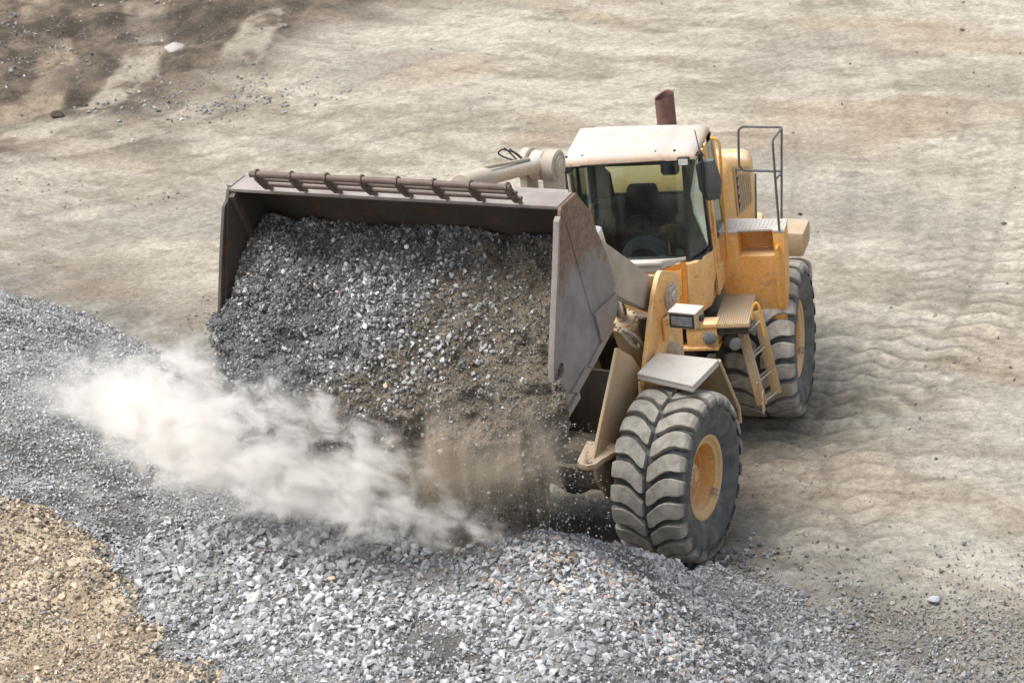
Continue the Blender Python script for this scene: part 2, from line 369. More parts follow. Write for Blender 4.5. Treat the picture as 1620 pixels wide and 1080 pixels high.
at = N.new('ShaderNodeVertexColor'); at.layer_name = 'tone'
c = mixc(t, 1, at.outputs[0], mixc(t, rampf(t, nz(t, 10, 9, .78), .3, .7), (.66, .66, .65), (1.26, 1.25, 1.24)), 'MULTIPLY')
c = mixc(t, rampf(t, nz(t, 17, 5, .85), .56, .68, 0, .6), c, (.17, .155, .13))
c = mixc(t, rampf(t, nz(t, 21, 4, .85), .60, .70, 0, .55), c, (.66, .63, .57))
L.new(c, b.inputs['Base Color']); b.inputs['Roughness'].default_value = .95; b.inputs['Specular IOR Level'].default_value = .2
bump(t, b, math_(t, 'ADD', nz(t, 9, 8, .75), math_(t, 'MULTIPLY', nz(t, 45, 4, .7), .35)), 1.0, .07)
MT['dirt'] = M
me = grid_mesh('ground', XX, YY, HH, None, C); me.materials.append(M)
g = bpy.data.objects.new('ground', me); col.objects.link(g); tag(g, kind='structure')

# ------------------------------------------------------------------ crushed stone
def stone_templates(n, pts=11, flat=.7):
    T = []
    for i in range(n):
        bm = bmesh.new(); r = np.random.default_rng(100+i)
        for p in r.normal(size=(pts, 3)):
            p = p/np.linalg.norm(p)*r.uniform(.75, 1.05); bm.verts.new(p*np.array([1, r.uniform(.6, .95), r.uniform(.45, flat+.1)]))
        o = bmesh.ops.convex_hull(bm, input=bm.verts)
        bmesh.ops.delete(bm, geom=[v for v in bm.verts if not v.link_faces], context='VERTS')
        bmesh.ops.triangulate(bm, faces=bm.faces); bmesh.ops.recalc_face_normals(bm, faces=bm.faces)
        bm.verts.index_update()
        T.append((np.array([v.co[:] for v in bm.verts]), np.array([[v.index for v in f.verts] for f in bm.faces]))); bm.free()
    return T
ST = stone_templates(18)
STS = stone_templates(12, 7)
def scatter(P, size, tone, flatten=False, small=False):
    """P n x 3 centres, size n, tone n x 3 -> one triangle soup"""
    TT = STS if small else ST; n = len(P); k = rng.integers(0, len(TT), n); Vs = []; Fs = []; Cs = []; off = 0
    for j, (tv, tf) in enumerate(TT):
        i = np.where(k == j)[0]
        if not len(i): continue
        q = rng.normal(size=(len(i), 4)); q /= np.linalg.norm(q, axis=1)[:, None]
        if flatten: q[:, 1:3] *= .35; q /= np.linalg.norm(q, axis=1)[:, None]
        w_, x_, y_, z_ = q.T
        Rm = np.stack([1-2*(y_*y_+z_*z_), 2*(x_*y_-z_*w_), 2*(x_*z_+y_*w_), 2*(x_*y_+z_*w_), 1-2*(x_*x_+z_*z_), 2*(y_*z_-x_*w_), 2*(x_*z_-y_*w_), 2*(y_*z_+x_*w_), 1-2*(x_*x_+y_*y_)], 1).reshape(-1, 3, 3)
        v = np.einsum('nij,vj->nvi', Rm, tv)*size[i][:, None, None]+P[i][:, None, :]
        Vs.append(v.reshape(-1, 3)); Fs.append((tf[None]+(np.arange(len(i))*len(tv))[:, None, None]+off).reshape(-1, 3))
        Cs.append(np.repeat(tone[i], len(tv), 0)); off += len(i)*len(tv)
    return np.concatenate(Vs), np.concatenate(Fs), np.concatenate(Cs)
def stonemat(name, bsc=60):
    M, t, b, N, L = newmat(name); at = N.new('ShaderNodeVertexColor'); at.layer_name = 'tone'
    c = mixc(t, 1, at.outputs[0], mixc(t, rampf(t, nz(t, 18, 6, .7), .25, .75), (.78, .78, .78), (1.2, 1.2, 1.2)), 'MULTIPLY')
    L.new(c, b.inputs['Base Color']); b.inputs['Roughness'].default_value = .85; b.inputs['Specular IOR Level'].default_value = .3
    bump(t, b, nz(t, bsc, 5, .75), .5, .02); return M
MT['stone'] = stonemat('crushed_stone')
def tones(n, kind):
    v = rng.uniform(.62, 1.32, n)[:, None]*np.where(rng.random(n) < .22, .6, 1)[:, None]
    g_ = np.array([.385, .393, .40])*v
    if kind == 'grey': t_ = g_*1.05; p = .004
    elif kind == 'mixed': t_ = g_*1.05; p = .22
    elif kind == 'tan': t_ = np.array([.45, .37, .275])*v**1.5; p = .0
    elif kind == 'dark': t_ = np.array([.30, .275, .24])*v; p = .03
    elif kind == 'slate': t_ = g_*.72; p = .02
    elif kind == 'load': t_ = np.array([.205, .207, .205])*v**1.5; p = .008
    k = rng.random(n) < p; t_[k] = np.array([.46, .36, .27])*v[k]
    k = rng.random(n) < (.18 if kind == 'tan' else .06)
    t_[k] = (np.array([.26, .25, .24]) if kind == 'tan' else np.array([.52, .53, .53]))*v[k]
    return t_
def gather(objname, parts, mat, label, cat, extra=None):
    Vs, Fs, Cs, off = [], [], [], 0
    for V, F, C in parts: Vs.append(V); Fs.append(F+off); Cs.append(C); off += len(V)
    me = arr_mesh(objname, np.concatenate(Vs), np.concatenate(Fs), np.concatenate(Cs)); me.materials.append(mat)
    o = bpy.data.objects.new(objname, me); col.objects.link(o); tag(o, label, cat, kind='stuff'); return o
# base sheets of the heaps, 1 cm above the ground mesh
fx = (XX > -19) & (XX < 9) & (YY > -14.4) & (YY < 8)
sdT = sdist(TOE, XX, YY); tnm = sdist(TAN, XX, YY)+(fbm(XX, YY, 1.6, 3, 8)-.5)*1.0
def tri(q): return np.concatenate([q[:, [0, 1, 2]], q[:, [0, 2, 3]]])
def sheet(mask, C):
    me = grid_mesh('tmp', XX, YY, HH+.004, mask, C); n = len(me.vertices); v = np.zeros(n*3, np.float32); me.vertices.foreach_get('co', v)
    f = np.zeros(len(me.loops), np.int32); me.loops.foreach_get('vertex_index', f)
    c = np.zeros(n*4, np.float32); me.color_attributes['tone'].data.foreach_get('color', c); bpy.data.meshes.remove(me)
    return v.reshape(-1, 3), tri(f.reshape(-1, 4)), c.reshape(-1, 4)[:, :3]
gC = lerp3(sst(.3, .7, fbm(XX, YY, 2.2, 5, 5)), (.085, .082, .075), (.24, .235, .22))  # dark sheet tone paints in the shade of the gaps between stones
tC = lerp3(sst(.3, .7, fbm(XX, YY, 2.2, 5, 5)), (.24, .185, .125), (.46, .385, .285))
FINES = wp(450, 745, 2.25)
def place(n, box, accept, kind, smin, smax, pw=2.2, sink=.25, flatten=True):
    if smax < .045: n = int(n*2.2)
    x = rng.uniform(box[0], box[1], n); y = rng.uniform(box[2], box[3], n); p = accept(x, y); k = rng.random(n) < p; x, y = x[k], y[k]
    s = smin+(smax-smin)*rng.random(len(x))**pw; z = height(x, y)
    return scatter(np.stack([x, y, z+s*(.55-(sink if smax > .045 else -.05))], 1), s, tones(len(x), kind), flatten, smax < .045)
BX = (-15, 6.5, -13.5, 6.5)
def in_cam(x, y, z=1.8, pad=170):
    d = np.stack([x, y, np.full(x.shape, z)], -1)-CAM; zz = d@FW; px = FPX*(d@RX)/zz+810; py = 540-FPX*(d@UP)/zz
    return (px > -pad*2) & (px < 1620+pad*2) & (py > -pad) & (py < 1080+pad*3)
def sdT_(x, y): return sdist(TOE, x, y)+(fbm(x, y, 1.2, 3, 4)-.5)*.6
def tn_(x, y): return sdist(TAN, x, y)+(fbm(x, y, 1.6, 3, 8)-.5)*.9+(_vn[3](x*9, y*9)-.5)*.35
def heap(x, y):                               # where the clean coarse stone lies
    e = 0
    for c_, sx, sy, r in ((wp(400, 905, 2.25), 1.9, .95, .1), (wp(640, 1000, 2.25), 2.8, .8, -.05), (wp(950, 930, 2.25), 1.7, .6, -.2), (wp(1120, 1010, 2.25), 1.9, .7, -.35), (wp(800, 1050, 2.25), 3.0, .6, 0), (wp(220, 800, 2.25), .6, 1.3, -.3), (wp(1210, 960, .9), 1.3, .8, -.6), (wp(1290, 1040, .8), 1.2, .8, -.6), (wp(1060, 925, 1.2), .9, .5, -.3)):
        e = np.maximum(e, bumpg(x, y, c_, sx, sy, r)*1.35)
    return np.clip(e, 0, 1)*(.12+.88*sst(.40, .56, fbm(x, y, .9, 4, 2)+.04))
grey = lambda x, y: in_cam(x, y)*(sdT_(x, y) > -.15)*(tn_(x, y) < .05)
parts = [sheet(fx & (sdT > -.1) & (tnm < .25), gC),
         place(190000, BX, lambda x, y: grey(x, y)*heap(x, y), 'grey', .020, .078, 2.0),
         place(200000, BX, lambda x, y: grey(x, y)*(.45+.75*fbm(x, y, 1.4, 3, 6)), 'grey', .012, .034, 1.5),
         place(26000, BX, lambda x, y: grey(x, y)*(.5*(fbm(x, y, 1.1, 3, 1) > .5)+.12), 'grey', .025, .055, 2.5),
         place(16000, (-1.5, 5, -9, -1.5), lambda x, y: grey(x, y)*np.clip(bumpg(x, y, wp(950, 925, 2.25), 1.6, .55, -.2)*1.5, 0, 1), 'mixed', .03, .07, 1.6)]
parts.append(place(30000, BX, lambda x, y: grey(x, y)*np.clip(bumpg(x, y, wp(390, 900, 2.25), 1.8, .8, .1)*1.3+.35*bumpg(x, y, wp(700, 1030, 2.2), 3, .7), 0, 1)*sst(.38, .55, fbm(x, y, 1.0, 3, 7)), 'grey', .045, .095, 1.5, .15))
gather('gravel', parts, MT['stone'], 'grey crushed stone heaped in front of the loader across the foreground', 'gravel')
BIG = lambda x, y: grey(x, y)*np.clip(bumpg(x, y, wp(400, 905, 2.25), 1.7, .8, .1)*1.5+.6*bumpg(x, y, wp(880, 900, 2.0), 1.1, .5, -.2), 0, 1)
tan = lambda x, y: in_cam(x, y, 1.8)*(tn_(x, y) > .0)*(sdT_(x, y) > 0)
gather('brown_gravel', [sheet(fx & (sdT > .3) & (tnm > .05), tC),
        place(120000, (-15, 0, -13.5, 0), lambda x, y: tan(x, y)*(.6+.4*(fbm(x, y, .8, 3, 2) > .47)), 'tan', .012, .036, 1.6), place(45000, (-15, 0, -13.5, 0), lambda x, y: tan(x, y)*(.15+.85*(fbm(x, y, .9, 3, 2) > .5)), 'tan', .030, .070, 2)], MT['stone'],
       'tan and orange crushed gravel bank in the lower left corner', 'gravel')
# loose chips over the dirt
def far_toe(x, y): d = sdist(TOE, x, y); return (d < .1)*np.exp(-np.clip(-d, 0, 99)/1.1)
clump = lambda x, y: sum(bumpg(x, y, wp(a, b), sx, sy) for a, b, sx, sy in ((345, 150, 1.5, .7), (1570, 585, .9, .8), (1480, 960, 1.6, .7), (90, 300, 2, .6), (60, 90, 2, 2)))
parts = [place(42000, (-8, 8, -8, 6), lambda x, y: in_cam(x, y, 0)*far_toe(x, y)*sst(.3, .6, fbm(x, y, .9, 3, 4)), 'dark', .010, .044, 3.5),
         place(60000, (-20, 8, -6, 24), lambda x, y: in_cam(x, y, 0)*(sdist(TOE, x, y) < 0)*(.018+.9*clump(x, y)*(fbm(x, y, 1.5, 3, 3) > .5)), 'dark', .012, .05, 3.5),
         place(9000, (-20, 8, -6, 24), lambda x, y: in_cam(x, y, 0)*(sdist(TOE, x, y) < 0)*(.012+.8*sst(-.5, 1, sdist(DARK, x, y))*.6), 'dark', .015, .07, 4)]
parts.append(place(60000, (-20, -4, 8, 24), lambda x, y: in_cam(x, y, 0)*(bumpg(x, y, wp(345, 152), 1.7, .8, .25)*.55+.12*bumpg(x, y, wp(10, 60), 1.5, 2.5))*(fbm(x, y, 1.5, 3, 3) > .42), 'slate', .015, .06, 2.6))
parts.append(place(26000, (-2, 8, -8, 0), lambda x, y: in_cam(x, y, 0)*np.exp(-((sdist(TOE, x, y)+.25)/.42)**2)*sst(.35, .6, fbm(x, y, 1.6, 3, 9)), 'slate', .016, .062, 2.2))
parts.append(place(30000, (0, 8, -8, -1), lambda x, y: in_cam(x, y, 0)*(sdist(TOE, x, y) < 0)*bumpg(x, y, wp(1560, 1060), 2.2, 1.6)*.8, 'slate', .010, .036, 2.2))
gather('stone_chips', parts, MT['stone'], 'small stone chips strewn over the dry quarry floor', 'stone chips')

# ------------------------------------------------------------------ loose stones one can point at
def stone(px, py, size, tone, label, group=None, seed=0):
    z = 0
    for _ in range(30):
        p = UW(px, py, 'W', z=z); z = .6*z+.4*float(height(np.array([p[0]]), np.array([p[1]]))[0])
    r = np.random.default_rng(900+seed); bm = bmesh.new()
    for q in r.normal(size=(22, 3)): q = q/np.linalg.norm(q)*r.uniform(.85, 1.05); bm.verts.new(q*np.array([size, size*r.uniform(.6, .8), size*r.uniform(.45, .6)]))
    bmesh.ops.convex_hull(bm, input=bm.verts); bmesh.ops.delete(bm, geom=[v for v in bm.verts if not v.link_faces], context='VERTS')
    bmesh.ops.recalc_face_normals(bm, faces=bm.faces)
    bmesh.ops.bevel(bm, geom=bm.edges[:], offset=size*.06, segments=1, affect='EDGES')
    me = bpy.data.meshes.new('loose_stone'); bm.to_mesh(me); bm.free()
    a = me.color_attributes.new('tone', 'FLOAT_COLOR', 'POINT')
    for d in a.data: d.color = (*tone, 1)
    me.materials.append(MT['stone']); o = bpy.data.objects.new('loose_stone', me); col.objects.link(o)
    o.location = (p[0], p[1], z+size*.22); o.rotation_euler = (r.uniform(-.2, .2), r.uniform(-.2, .2), r.uniform(0, 6)); return tag(o, label, 'stone', group)
GS = 'single stones lying on the quarry floor'
for i, a in enumerate([
    (278, 84, .30, (.42, .39, .36), 'pale flat slab on the dark dirt at the top left'),
    (1176, 886, .075, (.16, .155, .155), 'dark stone beside the foot of the front tyre'),
    (1346, 970, .055, (.36, .38, .42), 'blue grey stone alone on the dirt right of the gravel toe'),
    (1478, 952, .105, (.40, .42, .45), 'largest pale stone out on the dirt right of the gravel'),
    (1556, 984, .06, (.10, .10, .10), 'black stone close to the lower right edge'),
    (1272, 942, .10, (.20, .21, .22), 'dark grey stone rolled to the very toe of the gravel heap'),
    (1345, 993, .07, (.22, .23, .25), 'dark stone just outside the toe near the bottom right'),
    (1206, 908, .07, (.40, .38, .35), 'pale stone between the front tyre and the gravel toe'),
    (1160, 884, .085, (.20, .18, .15), 'brown stone right behind the foot of the front tyre'),
    (92, 184, .16, (.08, .065, .05), 'dark clod at the edge of the dark dirt on the left'),
    (1588, 355, .06, (.12, .115, .11), 'small dark stone near the right edge behind the machine'),
    (1266, 340, .06, (.10, .10, .10), 'small dark stone on the dirt right of the guard rail'),
    (404, 948, .11, (.55, .54, .50), 'cream coloured stone at the front of the coarse grey heap')]):
    stone(*a, group=None if a[0] == 404 else GS, seed=i)

# ================================================================== the wheel loader
LD = bpy.data.objects.new('wheel_loader', None); col.objects.link(LD)
tag(LD, 'dusty yellow wheel loader tipping its raised bucket of gravel', 'wheel loader')
def xy(p, i, j): return (float(p[i]), float(p[j]))

# ---------- wheels: built round the origin, axle along Y (outside +Y), forward +X
def make_wheel():
    RT = 1.035; NL = 22; b = MB(); tread = []
    prof = [(-.30, .40), (-.36, .52), (-.41, .60), (-.45, .70), (-.463, .79), (-.452, .86), (-.43, .92), (-.36, .95), (0, .955),
            (.36, .95), (.43, .915), (.452, .86), (.463, .79), (.462, .775), (.458, .77), (.45, .70), (.432, .65), (.428, .64), (.41, .60), (.375, .53), (.345, .50), (.33, .475), (.30, .40)]
    b.lathe((0, 0, 0), (0, 1, 0), prof, 100, False)
    nbase = len(b.v)
    ys = [.026, .055, .11, .17, .24, .31, .37, .415, .452, .470]
    rt = [1.033, 1.035, 1.035, 1.035, 1.034, 1.031, 1.024, 1.008, .965, .885]
    rb = [.94, .94, .94, .94, .94, .94, .93, .92, .87, .86]
    sc = [-.105, -.090, -.045, .012, .052, .066, .060, .058, .058, .058]   # lug centre line along the circumference
    hw = [.080, .096, .104, .102, .098, .096, .096, .090, .078, .05]      # half thickness
    for side in (1, -1):
        for k in range(NL):
            th0 = (k+(.5 if side < 0 else 0))*2*math.pi/NL; rings = []
            for y_, r1, r0, s_, h_ in zip(ys, rt, rb, sc, hw):
                h_ *= 1.10; ring = []
                for ds, rr in ((-h_, r0), (-h_*.99, r1-.010), (-h_+.010, r1), (0, r1+.001), (h_-.010, r1), (h_*.99, r1-.010), (h_, r0)):
                    a_ = th0+(s_+ds)/RT
                    ring.append((rr*math.cos(a_), side*y_, rr*math.sin(a_)))
                rings.append(ring)
            b.loft(rings, caps=True)
    ty = b.build('tyre', 'tyre', None, angle=28)
    me = ty.data; co = np.zeros(len(me.vertices)*3); me.vertices.foreach_get('co', co); co = co.reshape(-1, 3); rr = np.hypot(co[:, 0], co[:, 2])
    a = me.attributes.new('tread', 'FLOAT', 'POINT'); a.data.foreach_set('value', (sst(.90, .96, rr)*(np.arange(len(rr)) >= nbase)).astype(np.float32))
    rim = MB().lathe((0, 0, 0), (0, 1, 0), [(-.33, .42), (-.345, .50), (-.32, .47), (.1, .43), (.30, .455), (.335, .475), (.352, .515), (.368, .518), (.372, .495), (.36, .470), (.345, .462), (.33, .440), (.322, .405), (.30, .40), (.285, .418)], 64, False)
    wheel = rim.build('wheel', 'rim'); wheel.parent = LD
    disc = MB().lathe((0, 0, 0), (0, 1, 0), [(.30, .405), (.285, .395), (.14, .385), (.13, .372), (.02, .365), (-.02, .34), (-.04, .25), (-.02, .24), (-.02, .12), (-.03, .1)], 48, False)
    for k in range(16):
        a_ = k*math.pi/8; disc.cyl((.30*math.cos(a_), -.05, .30*math.sin(a_)), (.30*math.cos(a_), .0, .30*math.sin(a_)), .018, 8)
    dsc = disc.build('rim_disc', 'orange', wheel)
    hb = MB().lathe((0, 0, 0), (0, 1, 0), [(-.05, .16), (.19, .15), (.215, .13), (.225, .07), (.24, .065), (.242, .0)], 36)
    for k in range(10):
        a_ = k*math.pi/5; hb.cyl((.10*math.cos(a_), .20, .10*math.sin(a_)), (.10*math.cos(a_), .235, .10*math.sin(a_)), .012, 8)
    hb.build('hub', 'rim', wheel, angle=30)
    a_ = -2.25; c_ = Vector((.405*math.cos(a_), .34, .405*math.sin(a_)))
    lk = MB(); tg = Vector((-math.sin(a_), 0, math.cos(a_))); rd = Vector((math.cos(a_), 0, math.sin(a_)))
    for s_ in (-1, 1): lk.tube([c_-rd*.045+tg*.03*s_-Vector((0, .02, 0)), c_-rd*.03+tg*.028*s_+Vector((0, .035, 0)), c_+rd*.03+tg*.028*s_+Vector((0, .035, 0))], .011, 8)
    lk.add([c_+tg*.03+rd*.03, c_-tg*.03+rd*.03, c_-tg*.03-rd*.05, c_+tg*.03-rd*.05], [(0, 1, 2, 3)])
    lk.build('lock_ring_clip', 'steel', wheel)
    ty.parent = wheel
    return wheel
def place_frame(o, fr, p, flip=False, spin=0):
    M = FR[fr]; fw, lf, up = M
    if flip: fw, lf = -fw, -lf
    mm = Matrix.Identity(4)
    for i in range(3): mm[i][0], mm[i][1], mm[i][2], mm[i][3] = fw[i], lf[i], up[i], W(fr, p)[i]
    o.matrix_local = mm @ Matrix.Rotation(spin, 4, 'Y')
wh = make_wheel()
for i, (fr, a_, l_, sp) in enumerate((('F', 2.05, 1.27, .05), ('G', -2.05, 1.27, .11), ('F', 2.05, -1.27, .2), ('G', -2.05, -1.27, 0))):
    o = wh if i == 0 else copy_tree(wh, LD)
    place_frame(o, fr, (a_, l_, 1.0), l_ < 0, sp)

# ---------- axles and frames
b = MB()
for s_ in (-1, 1):
    b.lathe(W('F', (2.05, 0, 1.0)), W('F', (0, s_, 0)), [(0, .30), (.3, .30), (.42, .22), (.78, .20), (.8, .33), (.98, .33), (1.02, .25), (1.24, .16)], 28)
b.lathe(W('F', (1.7, 0, 1.0)), W('F', (1, 0, 0)), [(0, .14), (.1, .28), (.35, .34), (.6, .3), (.72, .12)], 28); b.build('axle', 'under', LD)
b = MB()
for s_ in (-1, 1):
    b.lathe(W('G', (-2.05, 0, 1.0)), W('G', (0, s_, 0)), [(0, .30), (.3, .30), (.42, .22), (.78, .20), (.8, .33), (.98, .33), (1.02, .25), (1.24, .16)], 28)
b.build('axle', 'under', LD)
nose = [xy(U(977, 550, 'F', l=.6), 0, 2), xy(U(940, 725, 'F', l=.6), 0, 2)]
b = MB()
TOWER = [(1.0, 3.05), (.90, 3.10), (.44, 2.92), (.36, 2.6), (.38, 1.2), (1.0, .85), (2.6, .85), (2.9, 1.2), (nose[1][0], nose[1][1]), nose[0], (1.65, 2.25), (1.47, 2.22), (1.30, 2.55), (1.18, 2.85)]
LOW = [(.38, 1.2), (1.0, .85), (2.6, .85), (2.88, 1.2), nose[1], nose[0], (1.65, 2.3), (1.3, 1.9), (.7, 1.7)]
TOP = [(1.0, 3.05), (.93, 3.10), (.86, 3.11), (.44, 2.94), (.38, 2.85), (.36, 1.6), (1.75, 1.6), (1.60, 2.0), (1.47, 2.25), (1.30, 2.60), (1.12, 2.92)]
b.box('F', .45, 2.5, -.555, .555, .9, 1.15); b.box('F', 1.45, 1.5, -.555, .555, 1.16, 2.0)
b.box('F', .3, .42, -.555, .555, .8, 2.3)
b.az('F', LOW, -.60, -.56)
ff = b.build('front_frame', 'under', LD, bevel=.008); b = MB()
b.az('F', LOW, .56, .60)
for s_ in (1,): b.al('F', [(2.45, s_*.30), (3.0, s_*.42), (3.1, s_*.50), (3.12, s_*.60), (3.04, s_*.68), (2.9, s_*.69), (2.45, s_*.82)], nose[1][1]-.07, nose[1][1]-.005)
nosep = b.build('nose_plate', 'tan', ff, bevel=.008)
def boolcut(ob, cutters):
    for cmb in cutters:
        c_ = cmb.build('cutter', 'black'); md = ob.modifiers.new('b', 'BOOLEAN'); md.operation = 'DIFFERENCE'; md.object = c_; md.solver = 'EXACT'
        dg = bpy.context.evaluated_depsgraph_get(); dg.update(); nm = bpy.data.meshes.new_from_object(ob.evaluated_get(dg)); ob.modifiers.clear(); old = ob.data; nm.name = old.name; ob.data = nm
        bpy.data.objects.remove(c_)
hp = U(1050, 508, 'F', l=.70)
boolcut(nosep, [MB().cyl(W('F', (3.02, s_*.585, 1.2)), W('F', (3.02, s_*.585, 1.8)), .045, 20) for s_ in (1,)])
for s_ in (1, -1):
    b = MB().az('F', TOP, s_*.66, s_*.72); tw = b.build('tower_plate', 'yellow', ff, bevel=.008)
    boolcut(tw, [MB().cyl(W('F', (hp[0], s_*.5, hp[2])), W('F', (hp[0], s_*.9, hp[2])), .085, 24)])
    b = MB().lathe(W('F', (.70, s_*.70, 2.72)), W('F', (0, s_, 0)), [(0, .17), (.05, .165), (.055, .13), (.075, .125), (.08, .07), (.10, .065), (.102, 0)], 32)
    for k in range(8):
        t_ = k*math.pi/4; p = (.70+.145*math.cos(t_), s_*.745, 2.72+.145*math.sin(t_)); b.cyl(W('F', p), W('F', (p[0], s_*.77, p[2])), .014, 8)
    b.build('pivot_cap', 'steel', ff)
    b = MB().lathe(W('F', (.78, s_*.70, 2.02)), W('F', (0, s_, 0)), [(0, .13), (.09, .12), (.10, .08), (.16, .07), (.165, 0)], 24); b.build('pin_cap', 'steel', ff)
b = MB().box('F', .9, .97, -.655, .655, 2.2, 2.5); b.box('F', .45, .8, -.655, .655, 1.7, 2.35); b.build('cross_member', 'under', ff)

# lift arms
ARM = [(.56, 2.62), (.58, 2.85), (.70, 2.98), (.95, 3.06), (1.5, 3.47), (2.47, 4.16), (3.4, 4.72), (4.4, 4.78), (4.88, 4.62), (4.95, 4.35), (4.8, 4.18), (4.4, 4.12), (3.4, 4.0), (2.07, 3.27), (1.3, 2.80), (.85, 2.55), (.68, 2.53)]
for s_ in (1, -1):
    b = MB().az('F', ARM, s_*.43, s_*.60); am = b.build('lift_arm', 'steel', LD, bevel=.012)
    MB().cyl(W('F', (.72, s_*.40, 2.74)), W('F', (.72, s_*.655, 2.74)), .2, 32).build('boss', 'steel', am)
b = MB().cyl(W('F', (2.6, -.425, 4.05)), W('F', (2.6, .425, 4.05)), .14, 24); b.build('cross_tube', 'steel', LD)
# lift cylinders
for s_ in (1, -1):
    hd = U(986, 507, 'F', l=.34) if s_ > 0 else None
    if s_ > 0: HA, HZ = hd[0], hd[2]
    t0 = np.array([HA, s_*.34, HZ]); d_ = np.array([.86, 0, .62]); d_ = d_/np.linalg.norm(d_)
    d_ = (np.array([HA, 0, HZ])-np.array([.9, 0, 1.72])); d_ /= np.linalg.norm(d_)
    P0 = W('F', t0); Dv = W('F', d_)
    b = MB().cyl(P0-Dv*1.25, P0-Dv*.05, .155, 36); b.lathe(P0-Dv*.07, Dv, [(0, .155), (.005, .185), (.07, .185), (.075, .15), (.10, .145), (.12, .10)], 36)
    x_ = Vector(Dv).orthogonal().normalized(); y_ = Vector(Dv).cross(x_)
    for k in range(12):
        t_ = k*math.pi/6; p = Vector(P0)+(x_*math.cos(t_)+y_*math.sin(t_))*.166; b.cyl(p-Vector(Dv)*.0, p+Vector(Dv)*.03, .014, 8)
    cy = b.build('lift_cylinder', 'tan', LD, angle=30)
    MB().cyl(P0-Dv*.0, P0+Dv*(1.5), .075, 20).build('rod', 'chrome', cy)
# hose bundle hanging at the cylinder
hs = [[(985, 520), (993, 532), (1003, 548), (1018, 556)], [(981, 524), (998, 545), (1010, 552), (1012, 538), (1000, 530)], [(990, 522), (1006, 532), (1020, 548), (1026, 560)]]
for k, h_ in enumerate(hs):
    MB().tube(smooth_path([UW(px, py, 'F', l=.52+.03*k) for px, py in h_]), .022, 8).build('hydraulic_hose', 'steel', LD)

# tilt linkage: lever with two plates and round heads, link rod to the bucket
ctr = U(862, 262, 'F', l=.0); ca, cz = float(ctr[0]), float(ctr[2])
ll = [U(x_, 262, 'F', a=ca)[1] for x_ in (828, 846, 862, 885)]
b = MB()
for l0, l1 in ((ll[0], ll[0]+.11), (ll[3]-.17, ll[3])):
    b.lathe(W('F', (ca, l0, cz)), W('F', (0, 1, 0)), [(0, .16), (.015, .195), ((l1-l0)-.015, .195), (l1-l0, .17)], 36)
    b.az('F', [(ca-.15, cz), (ca+.15, cz), (ca+.12, cz-.6), (ca+.25, 3.8), (ca-.2, 3.8), (ca-.16, cz-.6)], l0+.012, l1-.012)
tl = b.build('tilt_lever', 'steel', LD, angle=30)
b = MB().lathe(W('F', (ca, ll[3]-.01, cz)), W('F', (0, 1, 0)), [(0, .13), (.025, .125), (.03, .09), (.035, .085), (.05, .05), (.052, 0)], 32); b.build('pin_cap', 'steel', tl)
mid = (ll[0]+.11+ll[3]-.17)/2; wdt = (ll[3]-.17-ll[0]-.11)
re = U(752, 290, 'F', a=4.55)
P0 = W('F', (ca, mid, cz)); P1 = W('F', (4.55, re[1]*.5+mid*.5, re[2]-.02))
b = MB().lathe(W('F', (ca, mid-wdt/2+.01, cz)), W('F', (0, 1, 0)), [(0, .15), (.015, .17), (wdt-.035, .17), (wdt-.02, .15)], 32)
D_ = (P1-P0); Ln = np.linalg.norm(D_); D_ /= Ln
b.lathe(P0+D_*.1, D_, [(0, .13), (.18, .085), (.25, .08), (Ln-.75, .08), (Ln-.72, .11), (Ln-.3, .11)], 28)
lr = b.build('tilt_link', 'roof', LD, angle=30)
MB().cyl(P0+D_*(Ln-.62), P0+D_*(Ln+.1), .125, 28).build('link_collar', 'steel', lr)
MB().tube([P0+D_*.3+np.array([0, 0, .10]), P0+D_*(Ln-.6)+np.array([0, 0, .13])], .022, 8).build('grease_pipe', 'steel', lr)
for k, h_ in enumerate([[(826, 252), (812, 240), (793, 236), (787, 243), (800, 250), (814, 254), (819, 262)], [(824, 262), (815, 250), (803, 238), (797, 234)], [(832, 258), (822, 246), (806, 236)]]):
    MB().tube(smooth_path([UW(px, py, 'F', a=ca+.35+.03*k) for px, py in h_]), .010, 8).build('black_hose', 'black', LD)

# ---------- bucket
SIDE = [(5.50, 5.76), (5.88, 5.735), (5.94, 5.62), (6.08, 5.17), (6.41, 4.18), (6.47, 3.80), (6.40, 3.66), (6.12, 3.62), (5.12, 3.95), (4.87, 4.14), (4.76, 4.47), (4.91, 4.88), (5.09, 5.19), (5.19, 5.44)]
SHELLO = [(5.88, 5.74), (5.50, 5.765), (5.22, 5.45), (5.11, 5.19), (4.93, 4.88), (4.79, 4.47), (4.90, 4.16), (5.13, 3.97), (6.12, 3.64)]
def offs(pl, d):
    o = []
    for i, p in enumerate(pl):
        a_ = np.array(pl[max(i-1, 0)]); c_ = np.array(pl[min(i+1, len(pl)-1)]); t_ = (c_-a_)/np.linalg.norm(c_-a_); o.append((p[0]+t_[1]*d, p[1]-t_[0]*d))
    return o
inn = offs(SHELLO, -.035)
b = MB(); b.az('B', SHELLO[1:]+inn[:0:-1], -1.958, 1.958)
bk = b.build('bucket', 'bucket_in', LD, bevel=.006)
MB().az('B', [(5.885, 5.742), (5.50, 5.768), (5.497, 5.735), (5.88, 5.705)], -1.958, 1.958).build('top_plate', 'bucket', bk, bevel=.004)
MB().az('B', [(5.495, 5.765), (5.20, 5.45), (5.17, 5.46), (5.47, 5.78)], -1.9, 1.9).build('back_strip', 'bucket', bk)
for l0, l1, mt in ((1.96, 2.0, 'side'), (-2.0, -1.96, 'bucket_in')):
    MB().az('B', SIDE, l0, l1).build('side_plate', mt, bk, bevel=.006)
